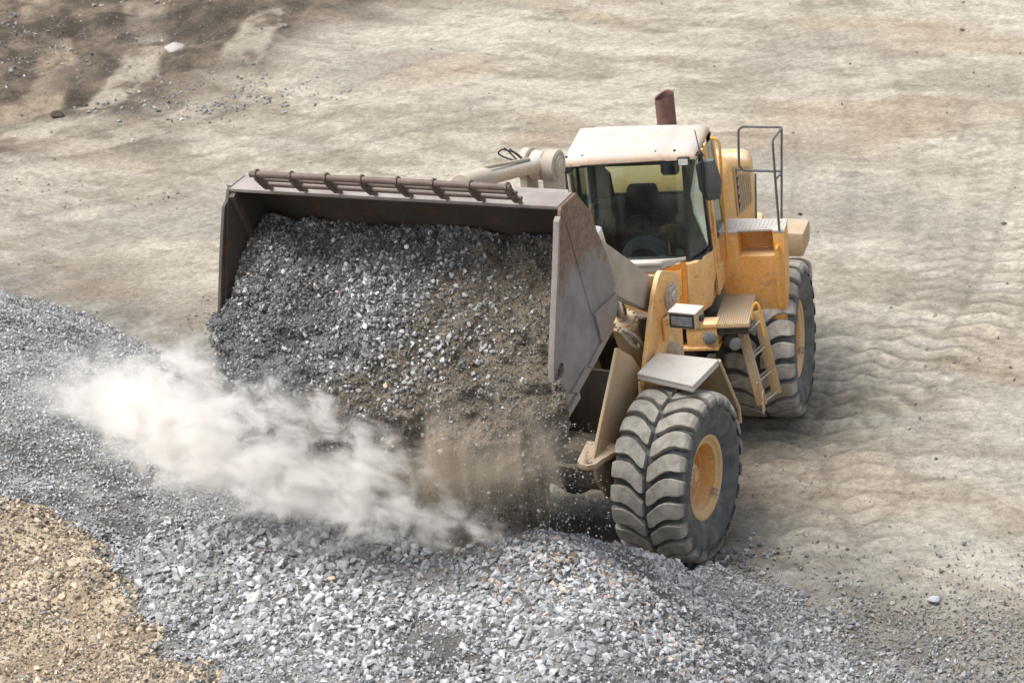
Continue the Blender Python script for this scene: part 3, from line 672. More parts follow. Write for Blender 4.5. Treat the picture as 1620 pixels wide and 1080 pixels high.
MB().az('B', [(5.94, 5.66), (5.99, 5.62), (6.12, 5.2), (6.46, 4.2), (6.50, 3.85), (6.46, 3.82), (6.41, 4.18), (6.08, 5.17)], 1.945, 2.012).build('side_cutter', 'bucket', bk, bevel=.006)
MB().az('B', [(5.94, 5.62), (6.01, 5.58), (6.16, 5.2), (6.50, 4.2), (6.54, 3.8), (6.46, 3.78), (6.41, 4.18), (6.08, 5.17)], -2.008, -1.97).build('side_cutter', 'bucket_in', bk, bevel=.006)
MB().az('B', [(5.95, 3.72), (6.12, 3.655), (6.52, 3.54), (6.53, 3.50), (6.42, 3.50), (5.93, 3.64)], -2.03, 2.03).build('cutting_edge', 'bucket', bk, bevel=.006)
wp_ = [xy(U(px, py, 'B', l=2.0), 0, 2) for px, py in ((938, 497), (973, 463), (972, 500), (962, 522), (949, 540))]
MB().az('B', wp_, 2.001, 2.028).build('wear_plate', 'bucket', bk, bevel=.005)
for pl in (((972, 512), (961, 533), (935, 582), (930, 580), (952, 537), (966, 510)), ((933, 584), (912, 622), (903, 620), (926, 580)), ((906, 622), (886, 622), (880, 638), (893, 642))):
    MB().az('B', [xy(U(px, py, 'B', l=2.0), 0, 2) for px, py in pl], 2.001, 2.024).build('wear_plate', 'bucket', bk, bevel=.004)
wl = [UW(px, py, 'B', l=2.003) for px, py in ((893, 345), (903, 380), (917, 430), (936, 497))]   # weld seam across the panel
MB().tube(wl, .004, 6).build('weld_seam', 'side', bk)
MB().prismv([W('B', (5.86, -1.955, 5.70)), W('B', (5.92, -1.955, 5.66)), W('B', (5.60, -1.955, 5.0)), W('B', (5.54, -1.955, 5.02))], W('B', (0, .06, 0))).build('brace_strip', 'bucket_in', bk)
for s_ in (1, -1):
    for l0 in (.38, .62): MB().az('B', [(4.5, 4.6), (4.86, 4.80), (4.78, 4.5), (4.86, 4.2), (4.7, 4.15), (4.5, 4.3)], s_*l0, s_*(l0+.05)).build('hinge_ear', 'steel', bk, bevel=.01)
for l0 in (-.22, .16): MB().az('B', [(4.60, 5.15), (4.70, 5.25), (5.06, 5.2), (4.98, 5.02), (4.9, 4.92)], l0+mid, l0+mid+.05).build('hinge_ear', 'steel', bk, bevel=.01)
# stiffener behind the top right of the guard
# spill guard
G3 = [(6.12, 6.10, .037), (6.02, 5.99, .023), (5.95, 5.89, .023)]
ends = [((395, 273), (808, 299)), ((412, 283), (818, 306)), ((420, 291), (826, 315))]
b = MB(); LR = []
for (a_, z_, r_), (e0, e1) in zip(G3, ends):
    p, q_ = U(*e0, 'B', a=a_), U(*e1, 'B', a=a_); LR.append((p[1], q_[1])); z_ = (p[2]+q_[2])/2
    b.cyl(W('B', (a_, p[1], z_)), W('B', (a_, q_[1], z_)), r_, 16)
sg = b.build('spill_guard', 'rust', bk, angle=40)
zt = [(U(*e0, 'B', a=a_)[2]+U(*e1, 'B', a=a_)[2])/2 for (a_, _, _), (e0, e1) in zip(G3, ends)]
for k in range(8):
    l_ = LR[0][0]+.08+(LR[0][1]-LR[0][0]-.12)*k/7
    pl = [(5.82, 5.752), (5.885, 5.752), (5.97, zt[2]-.05), (6.07, zt[1]-.045), (6.155, zt[0]-.055), (6.175, zt[0]+.01), (6.15, zt[0]+.05), (6.11, zt[0]+.058), (6.06, zt[0]+.03), (6.05, zt[0]-.01), (5.98, zt[1]), (5.90, zt[2])]
    MB().az('B', pl, l_-.012, l_+.012).build('guard_rib', 'rust', bk)

# ---------- front fender, lamps
fz = 2.2
fpn = [U(px, py, 'F', z=fz) for px, py in ((1008, 590), (1040, 557), (1137, 568), (1096, 610))]
fa = [(p[0], p[1]) for p in fpn]
b = MB().al('F', fa, fz-.035, fz)
def edge(mb, fr, p, q_, t, z0, z1):
    p = np.array(p); q_ = np.array(q_); d = (q_-p)/np.linalg.norm(q_-p); n = np.array([-d[1], d[0]])*t
    mb.al(fr, [tuple(p), tuple(q_), tuple(q_+n), tuple(p+n)], z0, z1)
edge(b, 'F', fa[0], fa[3], .02, fz-.085, fz-.037); edge(b, 'F', fa[3], fa[2], .02, fz-.085, fz-.037)
fd = b.build('fender', 'white', LD, bevel=.008)
lg = U(1166, 645, 'F', l=1.52)
b = MB(); A = (fa[2][0], fa[1][1]); t0 = W('F', (fa[2][0], fa[2][1], fz-.02)); t1 = W('F', (fa[1][0], fa[1][1], fz-.02)); b0 = W('F', (lg[0], 1.54, lg[2])); b1 = W('F', (lg[0], .8, lg[2]))
b.prismv([t0, t1, b1, b0], W('F', (-.02, 0, -.01)))
b.tube([t0, b0, W('F', (lg[0]-.02, 1.54, lg[2]-.2))], .026, 8)
b.build('fender_stay', 'tan', fd)
p = U(1011, 603, 'F', l=.86); b = MB().tube([W('F', (p[0], .86, fz-.04)), W('F', (p[0]-.02, .84, fz-.5))], .014, 8); b.build('fender_stay', 'tan', fd)
MB().al('F', [(a_, -l_) for a_, l_ in fa], fz-.035, fz).build('fender', 'white', LD, bevel=.008)
# headlight
hl = [U(px, py, 'F', a=1.25) for px, py in ((1057, 493), (1099, 499), (1099, 523), (1060, 517))]
l0, l1 = hl[0][1], hl[1][1]; z1 = (hl[0][2]+hl[1][2])/2; z0 = (hl[2][2]+hl[3][2])/2
for s_ in (1, -1):
    L0, L1 = sorted((s_*l0, s_*l1))
    h = MB().box('F', .98, 1.25, L0, L1, z0, z1).build('headlight', 'tan', LD, bevel=.006)
    MB().box('F', .975, 1.256, L0-.006, L1+.006, z1+.001, z1+.012).build('lamp_cap', 'white', h)
    MB().box('F', 1.252, 1.262, L0+.035, L1-.035, z0+.035, z1-.04).build('lens', 'lens', h, bevel=.004)
    MB().box('F', 1.251, 1.256, L0+.012, L1-.012, z0+.012, z1-.012).build('bezel', 'black', h)
    b = MB().box('F', .86, .92, s_*.725 if s_ > 0 else -(L1*0+l0+.28), (l0+.28) if s_ > 0 else -.725, z0-.12, z0-.03); b.az('F', [(.80, z0-.3), (.98, z0-.3), (.98, z0-.02), (.80, z0-.02)], s_*.722, s_*.75); b.build('lamp_bracket', 'yellow', h, bevel=.006)
    b = MB(); pp = U(1117, 494, 'F', a=1.1)
    b.cyl(W('F', (1.1, s_*(l1+.0), (z0+z1)/2)), W('F', (1.1, s_*(l1+.05), (z0+z1)/2)), .03, 10); b.cyl(W('F', (1.14, s_*(l1+.03), (z0+z1)/2-.02)), W('F', (1.06, s_*(l1+.03), (z0+z1)/2+.03)), .018, 8); b.build('wing_bolt', 'black', h)

# ---------- rear frame and hitch
b = MB().box('R', -4.7, -.35, -.5, -.46, .85, 1.6); b.box('R', -4.7, -.35, .46, .5, .85, 1.6); b.box('R', -4.7, -.3, -.455, .455, .9, 1.0)
b.box('R', -.55, -.3, -.455, .455, 1.02, 1.9); b.build('rear_frame', 'under', LD, bevel=.01)
b = MB()
b.cyl(W('G', (0, 0, .85)), W('G', (0, 0, 1.64)), .2, 24)
b.build('hitch', 'under', LD)
b = MB().al('R', [(-4.2, -.9), (-4.2, .9), (-4.75, .85), (-4.85, .7), (-4.85, -.7), (-4.75, -.85)], .95, 1.75); b.build('counterweight', 'yellow', LD, bevel=.05)

# side module: platform box with niche in front of the rear wheel
AB = -1.3
q0, q1 = U(1137, 371, 'R', a=AB), U(1240, 368, 'R', a=AB); zt_ = (q0[2]+q1[2])/2; L0, L1 = q0[1], q1[1]
q2, q3 = U(1140, 490, 'R', a=AB), U(1237, 498, 'R', a=AB); zb_ = (q2[2]+q3[2])/2-.02
n0, n1 = U(1166, 371, 'R', a=AB)[1], U(1222, 370, 'R', a=AB)[1]; nz0 = U(1194, 405, 'R', a=AB)[2]
bkz = U(1243, 350, 'R', z=zt_); AK = float(bkz[0])
b = MB()
b.lz('R', [(L0, zb_+.06), (L1-.05, zb_), (L1, zt_), (n1, zt_), (n1, nz0), (n0, nz0), (n0, zt_), (L0, zt_)], AB, AB-.32)
mdl = b.build('side_module', 'orange', LD, bevel=.012)
MB().lz('R', [(n0-.02, nz0), (n1+.02, nz0), (n1+.02, zt_-.045), (n0-.02, zt_-.045)], AB-.322, AB-.34).build('niche_back', 'orange', mdl)
MB().lz('R', [(L0, zb_+.06), (L1-.05, zb_), (L1-.05, zb_-.09), (L0, zb_-.03)], AB-.01, AB+.012).build('lower_lip', 'orange', mdl, bevel=.006)
b = MB().al('R', [(AB-.02 if False else AB-.0, L0-.02), (AB, n0), (AB-.06, n0), (AB-.06, n1), (AB, n1), (AB+.005, L1+.01), (AK, L1-.01), (AK-.1, L0-.1)], zt_+.002, zt_+.035)
dk_ = b.build('deck_plate', 'white', mdl, bevel=.006)
b = MB(); nr = 16
for k in range(nr):
    l_ = L0+.02+(L1-L0-.06)*k/(nr-1); b.al('R', [(AB-.09, l_-.008), (AB-.09, l_+.008), (AK+.03, l_+.008), (AK+.03, l_-.008)], zt_+.036, zt_+.042)
b.build('deck_ribs', 'white', mdl)
b = MB().lz('R', [(L0+.15, zb_-.02), (L1-.06, zb_-.02), (L1-.07, zb_-.42), (L1-.2, zb_-.55), (L0+.2, zb_-.45)], AB-.02, AB-.30); b.build('fuel_tank', 'tank', LD, bevel=.03)
b = MB().lz('R', [(L0-.25, zb_-.1), (L0+.35, zb_-.12), (L0+.35, zb_-.8), (L0+.2, zb_-.85), (L0-.2, zb_-.8)], AB-.05, AB-.4); b.build('battery_box', 'tank', LD, bevel=.03)
# yellow rail on module face
p, q_ = U(1229, 393, 'R', a=AB+.07), U(1233, 484, 'R', a=AB+.07)
b = MB().tube(smooth_path([W('R', (AB-.02, p[1], p[2]+.0)), W('R', (AB+.07, p[1], p[2]+.02)), W('R', (AB+.07, q_[1], q_[2])), W('R', (AB-.02, q_[1], q_[2]-.02))]), .020, 10); b.build('grab_handle', 'handle', mdl)
# step plate, ladder
zs = 1.87; sp = [U(px, py, 'R', z=zs) for px, py in ((1146, 463), (1196, 463), (1185, 512), (1129, 514))]
spl = [(p[0], p[1]) for p in sp]
b = MB().al('R', spl, zs-.05, zs-.006); stp = b.build('step_plate', 'tan', LD, bevel=.006)
b = MB()
for k in range(15):
    f_ = (k+.5)/15; a0 = np.array(spl[0])*(1-f_)+np.array(spl[1])*f_; a1 = np.array(spl[3])*(1-f_)+np.array(spl[2])*f_; n_ = np.array([0, .007])
    b.al('R', [tuple(a0-n_), tuple(a0+n_), tuple(a1+n_), tuple(a1-n_)], zs-.005, zs+.008)
b.build('tread_ribs', 'tan', stp)
b = MB().box('R', spl[3][0]-.95, spl[3][0]-.02, spl[3][1]+.05, spl[3][1]+.12, zs-.16, zs-.055); b.box('R', spl[3][0]-.12, spl[3][0]-.04, spl[3][1]+.02, spl[2][1]-.02, zs-.15, zs-.055); b.build('step_bracket', 'under', stp, bevel=.008)
def bar(mb, p, q_, w_, t_, side=(0, 0, 1)):
    p = Vector(p); q_ = Vector(q_); d = (q_-p).normalized(); s_ = Vector(side); x_ = d.cross(s_).normalized()*w_/2; y_ = d.cross(x_).normalized()*t_/2
    mb.prismv([p-x_-y_, p+x_-y_, p+x_+y_, p-x_+y_], q_-p); return mb
la = -.45
lt0, lb0 = UW(1172, 515, 'R', a=la), UW(1206, 640, 'R', a=la); lt1, lb1 = UW(1198, 492, 'R', a=la-.28), UW(1229, 622, 'R', a=la-.28)
b = MB(); fwv = W('R', (1, 0, 0)); ltv = W('R', (0, 1, 0))
bar(b, lt0, lb0, .13, .03, ltv*.1+fwv); bar(b, lt1, lb1, .13, .03, ltv*.1+fwv)
lad = b.build('ladder', 'tan', LD, bevel=.006)
for f_ in (.12, .42, .72, .98):
    p = Vector(lt0).lerp(Vector(lb0), f_); q_ = Vector(lt1).lerp(Vector(lb1), f_)
    b = MB(); o_ = Vector(fwv)*.03; b.tube([p+o_, q_+o_], .014, 8); b.tube([p-o_-Vector(ltv)*.05, q_-o_-Vector(ltv)*.05], .014, 8); b.build('rung', 'steel', lad)
b = MB(); p = UW(1196, 636, 'R', a=la+.02); 
bar(b, UW(1207, 618, 'R', a=la+.02), UW(1209, 652, 'R', a=la+.02), .17, .012, ltv); b.build('foot_plate', 'tan', lad, bevel=.003)
hp_ = [UW(px, py, 'R', a=la-.12) for px, py in ((1190, 505), (1190, 487), (1196, 478), (1201, 484), (1209, 532))]
MB().tube(smooth_path(hp_), .018, 10).build('ladder_handle', 'handle', lad)
MB().tube([UW(1150, 608, 'R', a=-.7), UW(1194, 596, 'R', a=-.7)], .022, 8).build('brake_pipe', 'steel', LD)
# lamps on the lower front of the cab
zc_ = U(1123, 535, 'R', a=-.25)
b = MB().box('R', -.55, -.27, zc_[1]-.3, zc_[1]+.09, zc_[2]-.12, zc_[2]+.13); b.box('R', -.5, -.25, zc_[1]-.55, zc_[1]+.1, zc_[2]+.135, zc_[2]+.19); b.box('R', -.5, -.25, zc_[1]-.55, zc_[1]+.1, zc_[2]-.17, zc_[2]-.125)
lb_ = b.build('lamp_housing', 'yellow', LD, bevel=.008)
MB().lathe(W('R', (-.27, zc_[1], zc_[2])), fwv, [(0, .085), (.04, .085), (.05, .07), (.055, .06), (.058, 0)], 24).build('round_lamp', 'lens', lb_)
z2_ = U(1162, 540, 'R', a=-.35)
b = MB().lathe(W('R', (-.5, z2_[1]-.05, z2_[2])), fwv, [(0, .10), (.15, .10), (.17, .07)], 16); b.build('valve_block', 'under', LD)
MB().lathe(W('R', (-.33, z2_[1], z2_[2]-.01)), fwv+ltv*.6, [(0, .03), (.05, .085), (.055, .07), (.06, 0)], 16).build('work_lamp', 'lens', LD)

# ---------- engine hood, grille, exhaust
def hz(px, py, a_): p = U(px, py, 'R', a=a_); return float(p[1]), float(p[2])
l1_, z1_ = hz(1152, 252, -2.35); l2_, z2h = hz(1186, 250, -3.3)
secs = [(-1.95, .66, 2.9), (-2.35, l1_+.02, z1_+.06), (-3.3, l2_, z2h+.03), (-4.1, l2_-.12, z2h-.13), (-4.25, l2_-.2, z2h-.25)]
b = MB(); rings = []
for a_, hw_, zt2 in secs:
    r = .16; pr_ = [(-hw_, 1.95)]+[(-hw_+r-r*math.cos(t*math.pi/8), zt2-r+r*math.sin(t*math.pi/8)) for t in range(5)]+[(hw_-r+r*math.sin(t*math.pi/8), zt2-r+r*math.cos(t*math.pi/8)) for t in range(5)]+[(hw_, 1.95)]
    rings.append([W('R', (a_, l_, z_)) for l_, z_ in pr_])
b.loft(rings); hood = b.build('engine_hood', 'hood', LD, angle=50)
# grille panel lies on the flank between the second and third section
gA = np.array([-2.42, 0, 0]); P_ = lambda f_, z_: W('R', (-2.42+(-3.18+2.42)*f_, (l1_+.02)+((l2_)-(l1_+.02))*((.07+.86*f_)*.93+.01)+.012, z_))
gz0, gz1 = hz(1156, 342, -2.45)[1], z1_-.13
b = MB(); nrm = np.cross(P_(1, 3)-P_(0, 3), [0, 0, 1]); nrm = nrm/np.linalg.norm(nrm)
if (nrm@ltv) < 0: nrm = -nrm
sl = (z2h-z1_)*.8
pan = [P_(0, gz0), P_(1, gz0+sl*.3), P_(1, gz1+sl), P_(0, gz1)]
gr = MB().prismv([p-nrm*.02 for p in pan], nrm*.028).build('grille', 'tan', hood)
MB().prismv([P_(.1, gz0+.05)+nrm*.009, P_(.9, gz0+.05)+nrm*.009, P_(.9, gz1+sl-.05)+nrm*.009, P_(.1, gz1-.06)+nrm*.009], nrm*.003).build('grille_recess', 'black', gr)
b = MB()
for k in range(-14, 14):
    fs = np.linspace(.1, .9, 81); zz_ = gz0+.05+k*.118+(fs-.1)/.8*.62
    ok = (zz_ > gz0+.05+sl*.3*fs) & (zz_ < gz1-.06+sl*fs)
    if ok.sum() < 4: continue
    fa_, fb_ = fs[ok][0], fs[ok][-1]; za, zb = zz_[ok][0], zz_[ok][-1]
    bar(b, P_(fa_, za)+nrm*.022, P_(fb_, zb)+nrm*.022, .040, .018, Vector(nrm))
b.build('grille_slats', 'tan', gr)
ex0 = W('R', (-2.9, 0, 0)); e = U(1055, 195, 'R', a=-2.9); eb = W('R', (-2.9, e[1], 3.0)); et = U(1055, 163, 'R', a=-2.9)
b = MB(); n = 28; r = .130; rings = []
for k, z_ in enumerate((3.0, et[2]-.05)):
    rings.append([W('R', (-2.9+r*math.cos(t*2*math.pi/n), e[1]+r*math.sin(t*2*math.pi/n), z_)) for t in range(n)])
rings.append([W('R', (-2.9+r*math.cos(t*2*math.pi/n), e[1]+r*math.sin(t*2*math.pi/n), et[2]+.07+.08*min(1, max(0, .6-math.cos(t*2*math.pi/n)*.3+math.sin(t*2*math.pi/n)*.6)))) for t in range(n)])
rings.append([W('R', (-2.9+r*.88*math.cos(t*2*math.pi/n), e[1]+r*.88*math.sin(t*2*math.pi/n), et[2]+.06+.08*min(1, max(0, .6-math.cos(t*2*math.pi/n)*.3+math.sin(t*2*math.pi/n)*.6)))) for t in range(n)])
rings.append([W('R', (-2.9+r*.85*math.cos(t*2*math.pi/n), e[1]+r*.85*math.sin(t*2*math.pi/n), et[2]-.4)) for t in range(n)])
b.loft(rings); b.build('exhaust_pipe', 'exh', LD, angle=40)
# rear fender block and tail rail
f0 = [U(px, py, 'R', a=-2.7) for px, py in ((1241, 366), (1272, 369), (1272, 408))]
b = MB().lz('R', [(f0[0][1]-.25, f0[2][2]+.02), (f0[2][1], f0[2][2]), (f0[1][1], f0[1][2]), (f0[0][1]-.25, f0[0][2])], -2.7, -3.3); b.build('rear_fender', 'tan', LD, bevel=.07)
pts = [UW(px, py, 'R', a=-3.2) for px, py in ((1238, 412), (1268, 411), (1280, 416), (1282, 440))]
MB().tube(smooth_path(pts), .03, 10).build('tail_rail', 'steel', LD)
# guard railing on the deck
zd = zt_+.035
A1 = U(1196, 345, 'R', z=zd)[0]; A2 = U(1233, 364, 'R', z=zd)[0]
b = MB(); T = lambda px, py, a_: UW(px, py, 'R', a=a_)
b.tube([T(1196, 346, A1), T(1195, 275, A1)], .014, 8)
b.tube([T(1236.5, 349, A1), T(1236.5, 203, A1)], .015, 8)
loop = [T(1236, 271, A1), T(1176, 270, A1), T(1169, 262, A1), T(1168, 206, A1), T(1174, 200.5, A1), T(1236, 201.5, A1)]
b.tube(smooth_path(loop), .016, 8)
b.tube(smooth_path([T(1236.5, 203, A1), T(1222, 222, A2), T(1227, 290, A2), T(1233, 365, A2)]), .016, 8)
b.tube([T(1236, 274, A1), T(1226, 285, A2)], .014, 8)
b.build('guard_railing', 'grey', LD)

# ---------- cab
rf = [U(px, py, 'R', z=4.1) for px, py in ((887, 253), (1100, 240), (1120, 192), (915, 197))]
CL, CR = -.80, .80; CF = -.42; CB_ = -1.85; ZG = 2.74; ZT = 4.0
ZB = 1.95
b = MB()
foot = [(CF+.10, -.62), (CF+.10, .67), (CF+.02, .77), (CF-.30, .90), (CB_, .90), (CB_, -.85), (CF-.2, -.85)]
rings = [[W('R', (a_*.98-.02, l_*(.93), ZB)) for a_, l_ in foot], [W('R', (a_, l_, 2.35)) for a_, l_ in foot], [W('R', (a_, l_, ZG-.07)) for a_, l_ in foot]]
b.loft(rings); cab = b.build('cab', 'yellow', LD, bevel=.012)
# sloping cowl band under the windscreen
MB().al('R', [(CF+.14, -.64), (CF+.14, .30), (CF+.0, .62), (CF-.08, .62), (CF-.08, -.64)], ZG-.068, ZG-.02).build('cowl', 'white', cab, bevel=.012)
b = MB()
# orange recess panel and corner fold seen below the glass
pp = [UW(px, py, 'R', a=CF+.104) for px, py in ((1037, 431), (1085, 413), (1089, 486), (1068, 480), (1050, 466))]
b.prismv(pp, W('R', (.010, 0, 0)))
MB().prismv([UW(px, py, 'R', a=CF+.104) for px, py in ((985, 432), (990, 420), (1085, 406), (1085, 411), (1037, 429))], W('R', (.012, 0, 0))).build('cowl_skirt', 'white', cab, bevel=.004)
MB().prismv([UW(px, py, 'R', a=CF+.116) for px, py in ((1046, 437), (1078, 426), (1080, 470), (1066, 466))], W('R', (.004, 0, 0))).build('access_cover', 'orange', cab, bevel=.002)
b.build('front_panel', 'deep', cab)
pil = MB()
def post(l_b, a_b, l_t, a_t, w_, d_, zb=ZG-.07, zt=ZT):
    rings = []
    for (a_, l_, z_) in ((a_b, l_b, zb), (a_t, l_t, zt)):
        rings.append([W('R', (a_+da, l_+dl, z_)) for da, dl in ((0, -w_/2), (0, w_/2), (-d_, w_/2), (-d_, -w_/2))])
    pil.loft(rings)
post(-.79, CF, -.80, CF-.05, .06, .07); post(.88, CF-.34, .84, CF-.34, .05, .07); post(.88, -1.1, .84, -1.1, .05, .06); post(.88, CB_+.12, .80, CB_+.16, .06, .08, zt=3.93); post(-.83, CB_+.02, -.83, CB_+.02, .06, .08); post(-.83, -1.15, -.83, -1.15, .05, .08)
pil.box('R', CB_+.15, CF-.05, -.83, .82, ZT-.06, ZT-.001)
pil.box('R', CF-.36, CB_, .865, .905, ZG-.07, ZG-.01); pil.box('R', CF-.1, CB_, -.87, -.84, ZG-.07, ZG-.01); pil.box('R', CB_-.01, CB_+.03, -.8, .84, ZG-.07, 3.12)
pil.build('pillar_frame', 'black', cab, bevel=.008)
post2 = MB(); pil = post2; post(.915, -1.02, .875, -1.02, .03, .1, zb=ZB+.1); post(.915, CF-.42, .875, CF-.42, .03, .07, zb=ZB+.1); post(.915, -1.68, .85, -1.64, .03, .10, zt=3.9)
post2.box('R', -1.75, CF-.42, .903, .925, ZB+.1, 2.35)
post2.build('door_frame', 'yellow', cab, bevel=.006)
def pane(name, pts, t=.008):
    pts = [W('R', p) for p in pts]; n_ = np.cross(pts[1]-pts[0], pts[2]-pts[0]); n_ /= np.linalg.norm(n_)
    return MB().prismv(pts, n_*t).build(name, 'glass', cab)
pane('windscreen', [(CF+.02, -.76, ZG-.05), (CF+.04, .0, ZG-.03), (CF, .66, ZG-.02), (CF-.03, .70, ZT-.02), (CF-.03, -.77, ZT-.02)][0:1]+[(CF, .66, ZG-.05), (CF-.03, .70, ZT-.02), (CF-.01, -.77, ZT-.02)])
pane('corner_window', [(CF-.005, .675, ZG-.05), (CF-.32, .875, ZG+.02), (CF-.32, .845, ZT-.02), (CF-.035, .715, ZT-.02)])
pane('side_window', [(CF-.42, .893, ZG-.03), (-1.08, .893, ZG-.03), (-1.08, .855, ZT-.06), (CF-.42, .855, ZT-.06)])
pane('side_window', [(-1.14, .893, ZG-.03), (-1.66, .893, ZG-.03), (-1.62, .845, ZT-.12), (-1.14, .855, ZT-.06)])
pane('side_window', [(CF-.1, -.85, ZG-.03), (CB_+.1, -.85, ZG-.03), (CB_+.1, -.83, ZT-.06), (CF-.1, -.82, ZT-.06)])
pane('rear_window', [(CB_+.01, -.78, 3.12), (CB_+.01, .82, 3.12), (CB_+.01, .80, ZT-.06), (CB_+.01, -.78, ZT-.06)])
MB().tube([W('R', (CF+.005, .668, ZG-.05)), W('R', (CF-.025, .707, ZT-.02))], .013, 8).build('window_seal', 'black', cab)
MB().tube([W('R', p) for p in ((CF+.03, -.79, ZG-.055), (CF+.05, 0, ZG-.045), (CF+.02, .66, ZG-.045), (CF-.14, .79, ZG-.10), (CF-.33, .89, ZG-.0))], .014, 8).build('window_seal', 'black', cab)
# roof with rounded edges and two shallow folds
b = MB(); ra = [float(p[0]) for p in rf]; rl = [float(p[1]) for p in rf]; n = 15; m_ = 9; top = []
Ff = lambda u, v: (np.array([ra[0], rl[0]])*(1-u)+np.array([ra[1], rl[1]])*u)*(1-v)+(np.array([ra[3], rl[3]])*(1-u)+np.array([ra[2], rl[2]])*u)*v
us = [0, .015, .05, .13, .15, .2, .35, .5, .65, .76, .78, .84, .93, .98, 1]; vs = [0, .02, .06, .12, .5, .88, .94, .98, 1]
vl = []
for i, v in enumerate(vs):
    for j, u in enumerate(us):
        p = Ff(u, v); e_ = min(u*1.75, (1-u)*1.2, v*1.2, (1-v)*1.2); dz = -.07*(1-min(1, e_/.06))**2.2
        if j in (4, 5, 6, 7, 8, 9): dz += .012
        vl.append(W('R', (p[0], p[1], 4.105+dz-.03*v)))
fl = [(i*n+j, i*n+j+1, (i+1)*n+j+1, (i+1)*n+j) for i in range(m_-1) for j in range(n-1)]
o = len(vl); lowv = [W('R', (*Ff(u, v), 3.985)) for v in (0, 1) for u in (0, 1)]
vl += lowv
rim_ = [j for j in range(n)]+[i*n+n-1 for i in range(1, m_)]+[(m_-1)*n+j for j in range(n-2, -1, -1)]+[i*n for i in range(m_-2, 0, -1)]
b.add(vl, fl); rimb = []
for k in rim_:
    p = Vector(vl[k]); rimb.append(len(b.v)); b.v.append(tuple(p-Vector(W('R', (0, 0, .035)))))
for i in range(len(rim_)): j = (i+1) % len(rim_); b.f.append((rim_[i], rim_[j], rimb[j], rimb[i]))
b.f.append(tuple(rimb))
b.v = b.v; roof = b.build('roof', 'roof', cab, angle=60)
for u in (.035, .155, .70, .84):
    p = Ff(u, .06); MB().cyl(W('R', (p[0], p[1], 4.08)), W('R', (p[0], p[1], 4.118)), .016, 10).build('roof_bolt', 'black', cab)
# interior
MB().box('R', CB_+.05, CF-.05, -.78, .82, ZG-.068, ZG-.055).build('cab_floor', 'inside', cab)
b = MB().box('R', CB_+.05, CB_+.4, -.78, .82, ZG-.05, 3.1); b.box('R', CF-.5, CB_+.4, -.80, -.5, ZG-.05, 3.05); b.build('interior_trim', 'inside', cab, bevel=.04)
sL, sR = U(986, 330, 'R', a=-1.25)[1], U(1052, 330, 'R', a=-1.25)[1]; sT = U(1018, 291, 'R', a=-1.25)[2]; sm_ = (sL+sR)/2; hw_ = (sR-sL)/2*.95
b = MB().lz('R', [(sm_-hw_, 2.7), (sm_+hw_, 2.7), (sm_+hw_*1.02, sT-.35), (sm_+hw_*.72, sT-.03), (sm_+hw_*.6, sT), (sm_-hw_*.6, sT), (sm_-hw_*.72, sT-.03), (sm_-hw_*1.02, sT-.35)], -1.3, -1.18); b.box('R', -1.2, -.85, sm_-hw_, sm_+hw_, 2.7, 2.8)
b.build('seat', 'seat', cab, bevel=.03)
t0 = U(955, 290, 'R', a=-.95)
b = MB().lz('R', [(t0[1]-.13, t0[2]-.2), (t0[1]+.08, t0[2]-.23), (t0[1]+.12, t0[2]-.15), (t0[1]+.10, t0[2]+.12), (t0[1]+.02, t0[2]+.22), (t0[1]-.14, t0[2]+.22)], -1.0, -.92); b.build('sun_blind', 'seat', cab, bevel=.03)
c0 = U(1020, 400, 'R', a=CF-.18)
b = MB(); rings = []
for a_ in (CF-.06, CF-.3):
    rings.append([W('R', (a_, c0[1]+.30*math.cos(t*math.pi/12), ZG-.05+.24*math.sin(t*math.pi/12))) for t in range(13)]+[W('R', (a_, c0[1]+.19*math.cos(t*math.pi/12), ZG-.05+.15*math.sin(t*math.pi/12))) for t in range(12, -1, -1)])
b.loft(rings); b.build('dash_cowl', 'console', cab, bevel=.008)
sw = Vector(W('R', (CF-.42, c0[1]+.02, ZG+.36))); ax = Vector(W('R', (-.55, 0, .83))).normalized(); x_ = Vector(ltv); y_ = ax.cross(x_)
b = MB().tube([sw+(x_*math.cos(t*math.pi/16)+y_*math.sin(t*math.pi/16))*.21 for t in range(33)], .016, 8)
for t in (0, 2.1, 4.2): b.tube([sw, sw+(x_*math.cos(t)+y_*math.sin(t))*.21], .012, 6)
b.tube([sw, sw-ax*.4], .03, 8); b.build('steering_wheel', 'inside', cab)
for px, py, h_, r_, mt in ((1058, 385, .16, .014, 'orange'), (1075, 398, .07, .05, 'console'), (1047, 408, .04, .06, 'console')):
    p = U(px, py, 'R', a=CF-.2); MB().cyl(W('R', (CF-.2, p[1], ZG-.05)), W('R', (CF-.2, p[1], ZG-.05+h_)), r_, 12).build('control_lever', mt, cab)
im = U(1060, 266, 'R', a=CF-.1); MB().lz('R', [(im[1]-.12, im[2]-.05), (im[1]-.09, im[2]-.09), (im[1]+.08, im[2]-.09), (im[1]+.12, im[2]-.04), (im[1]+.12, im[2]+.07), (im[1]+.09, im[2]+.10), (im[1]-.09, im[2]+.10), (im[1]-.12, im[2]+.07)], CF-.12, CF-.08).build('inside_mirror', 'seat', cab, bevel=.015)
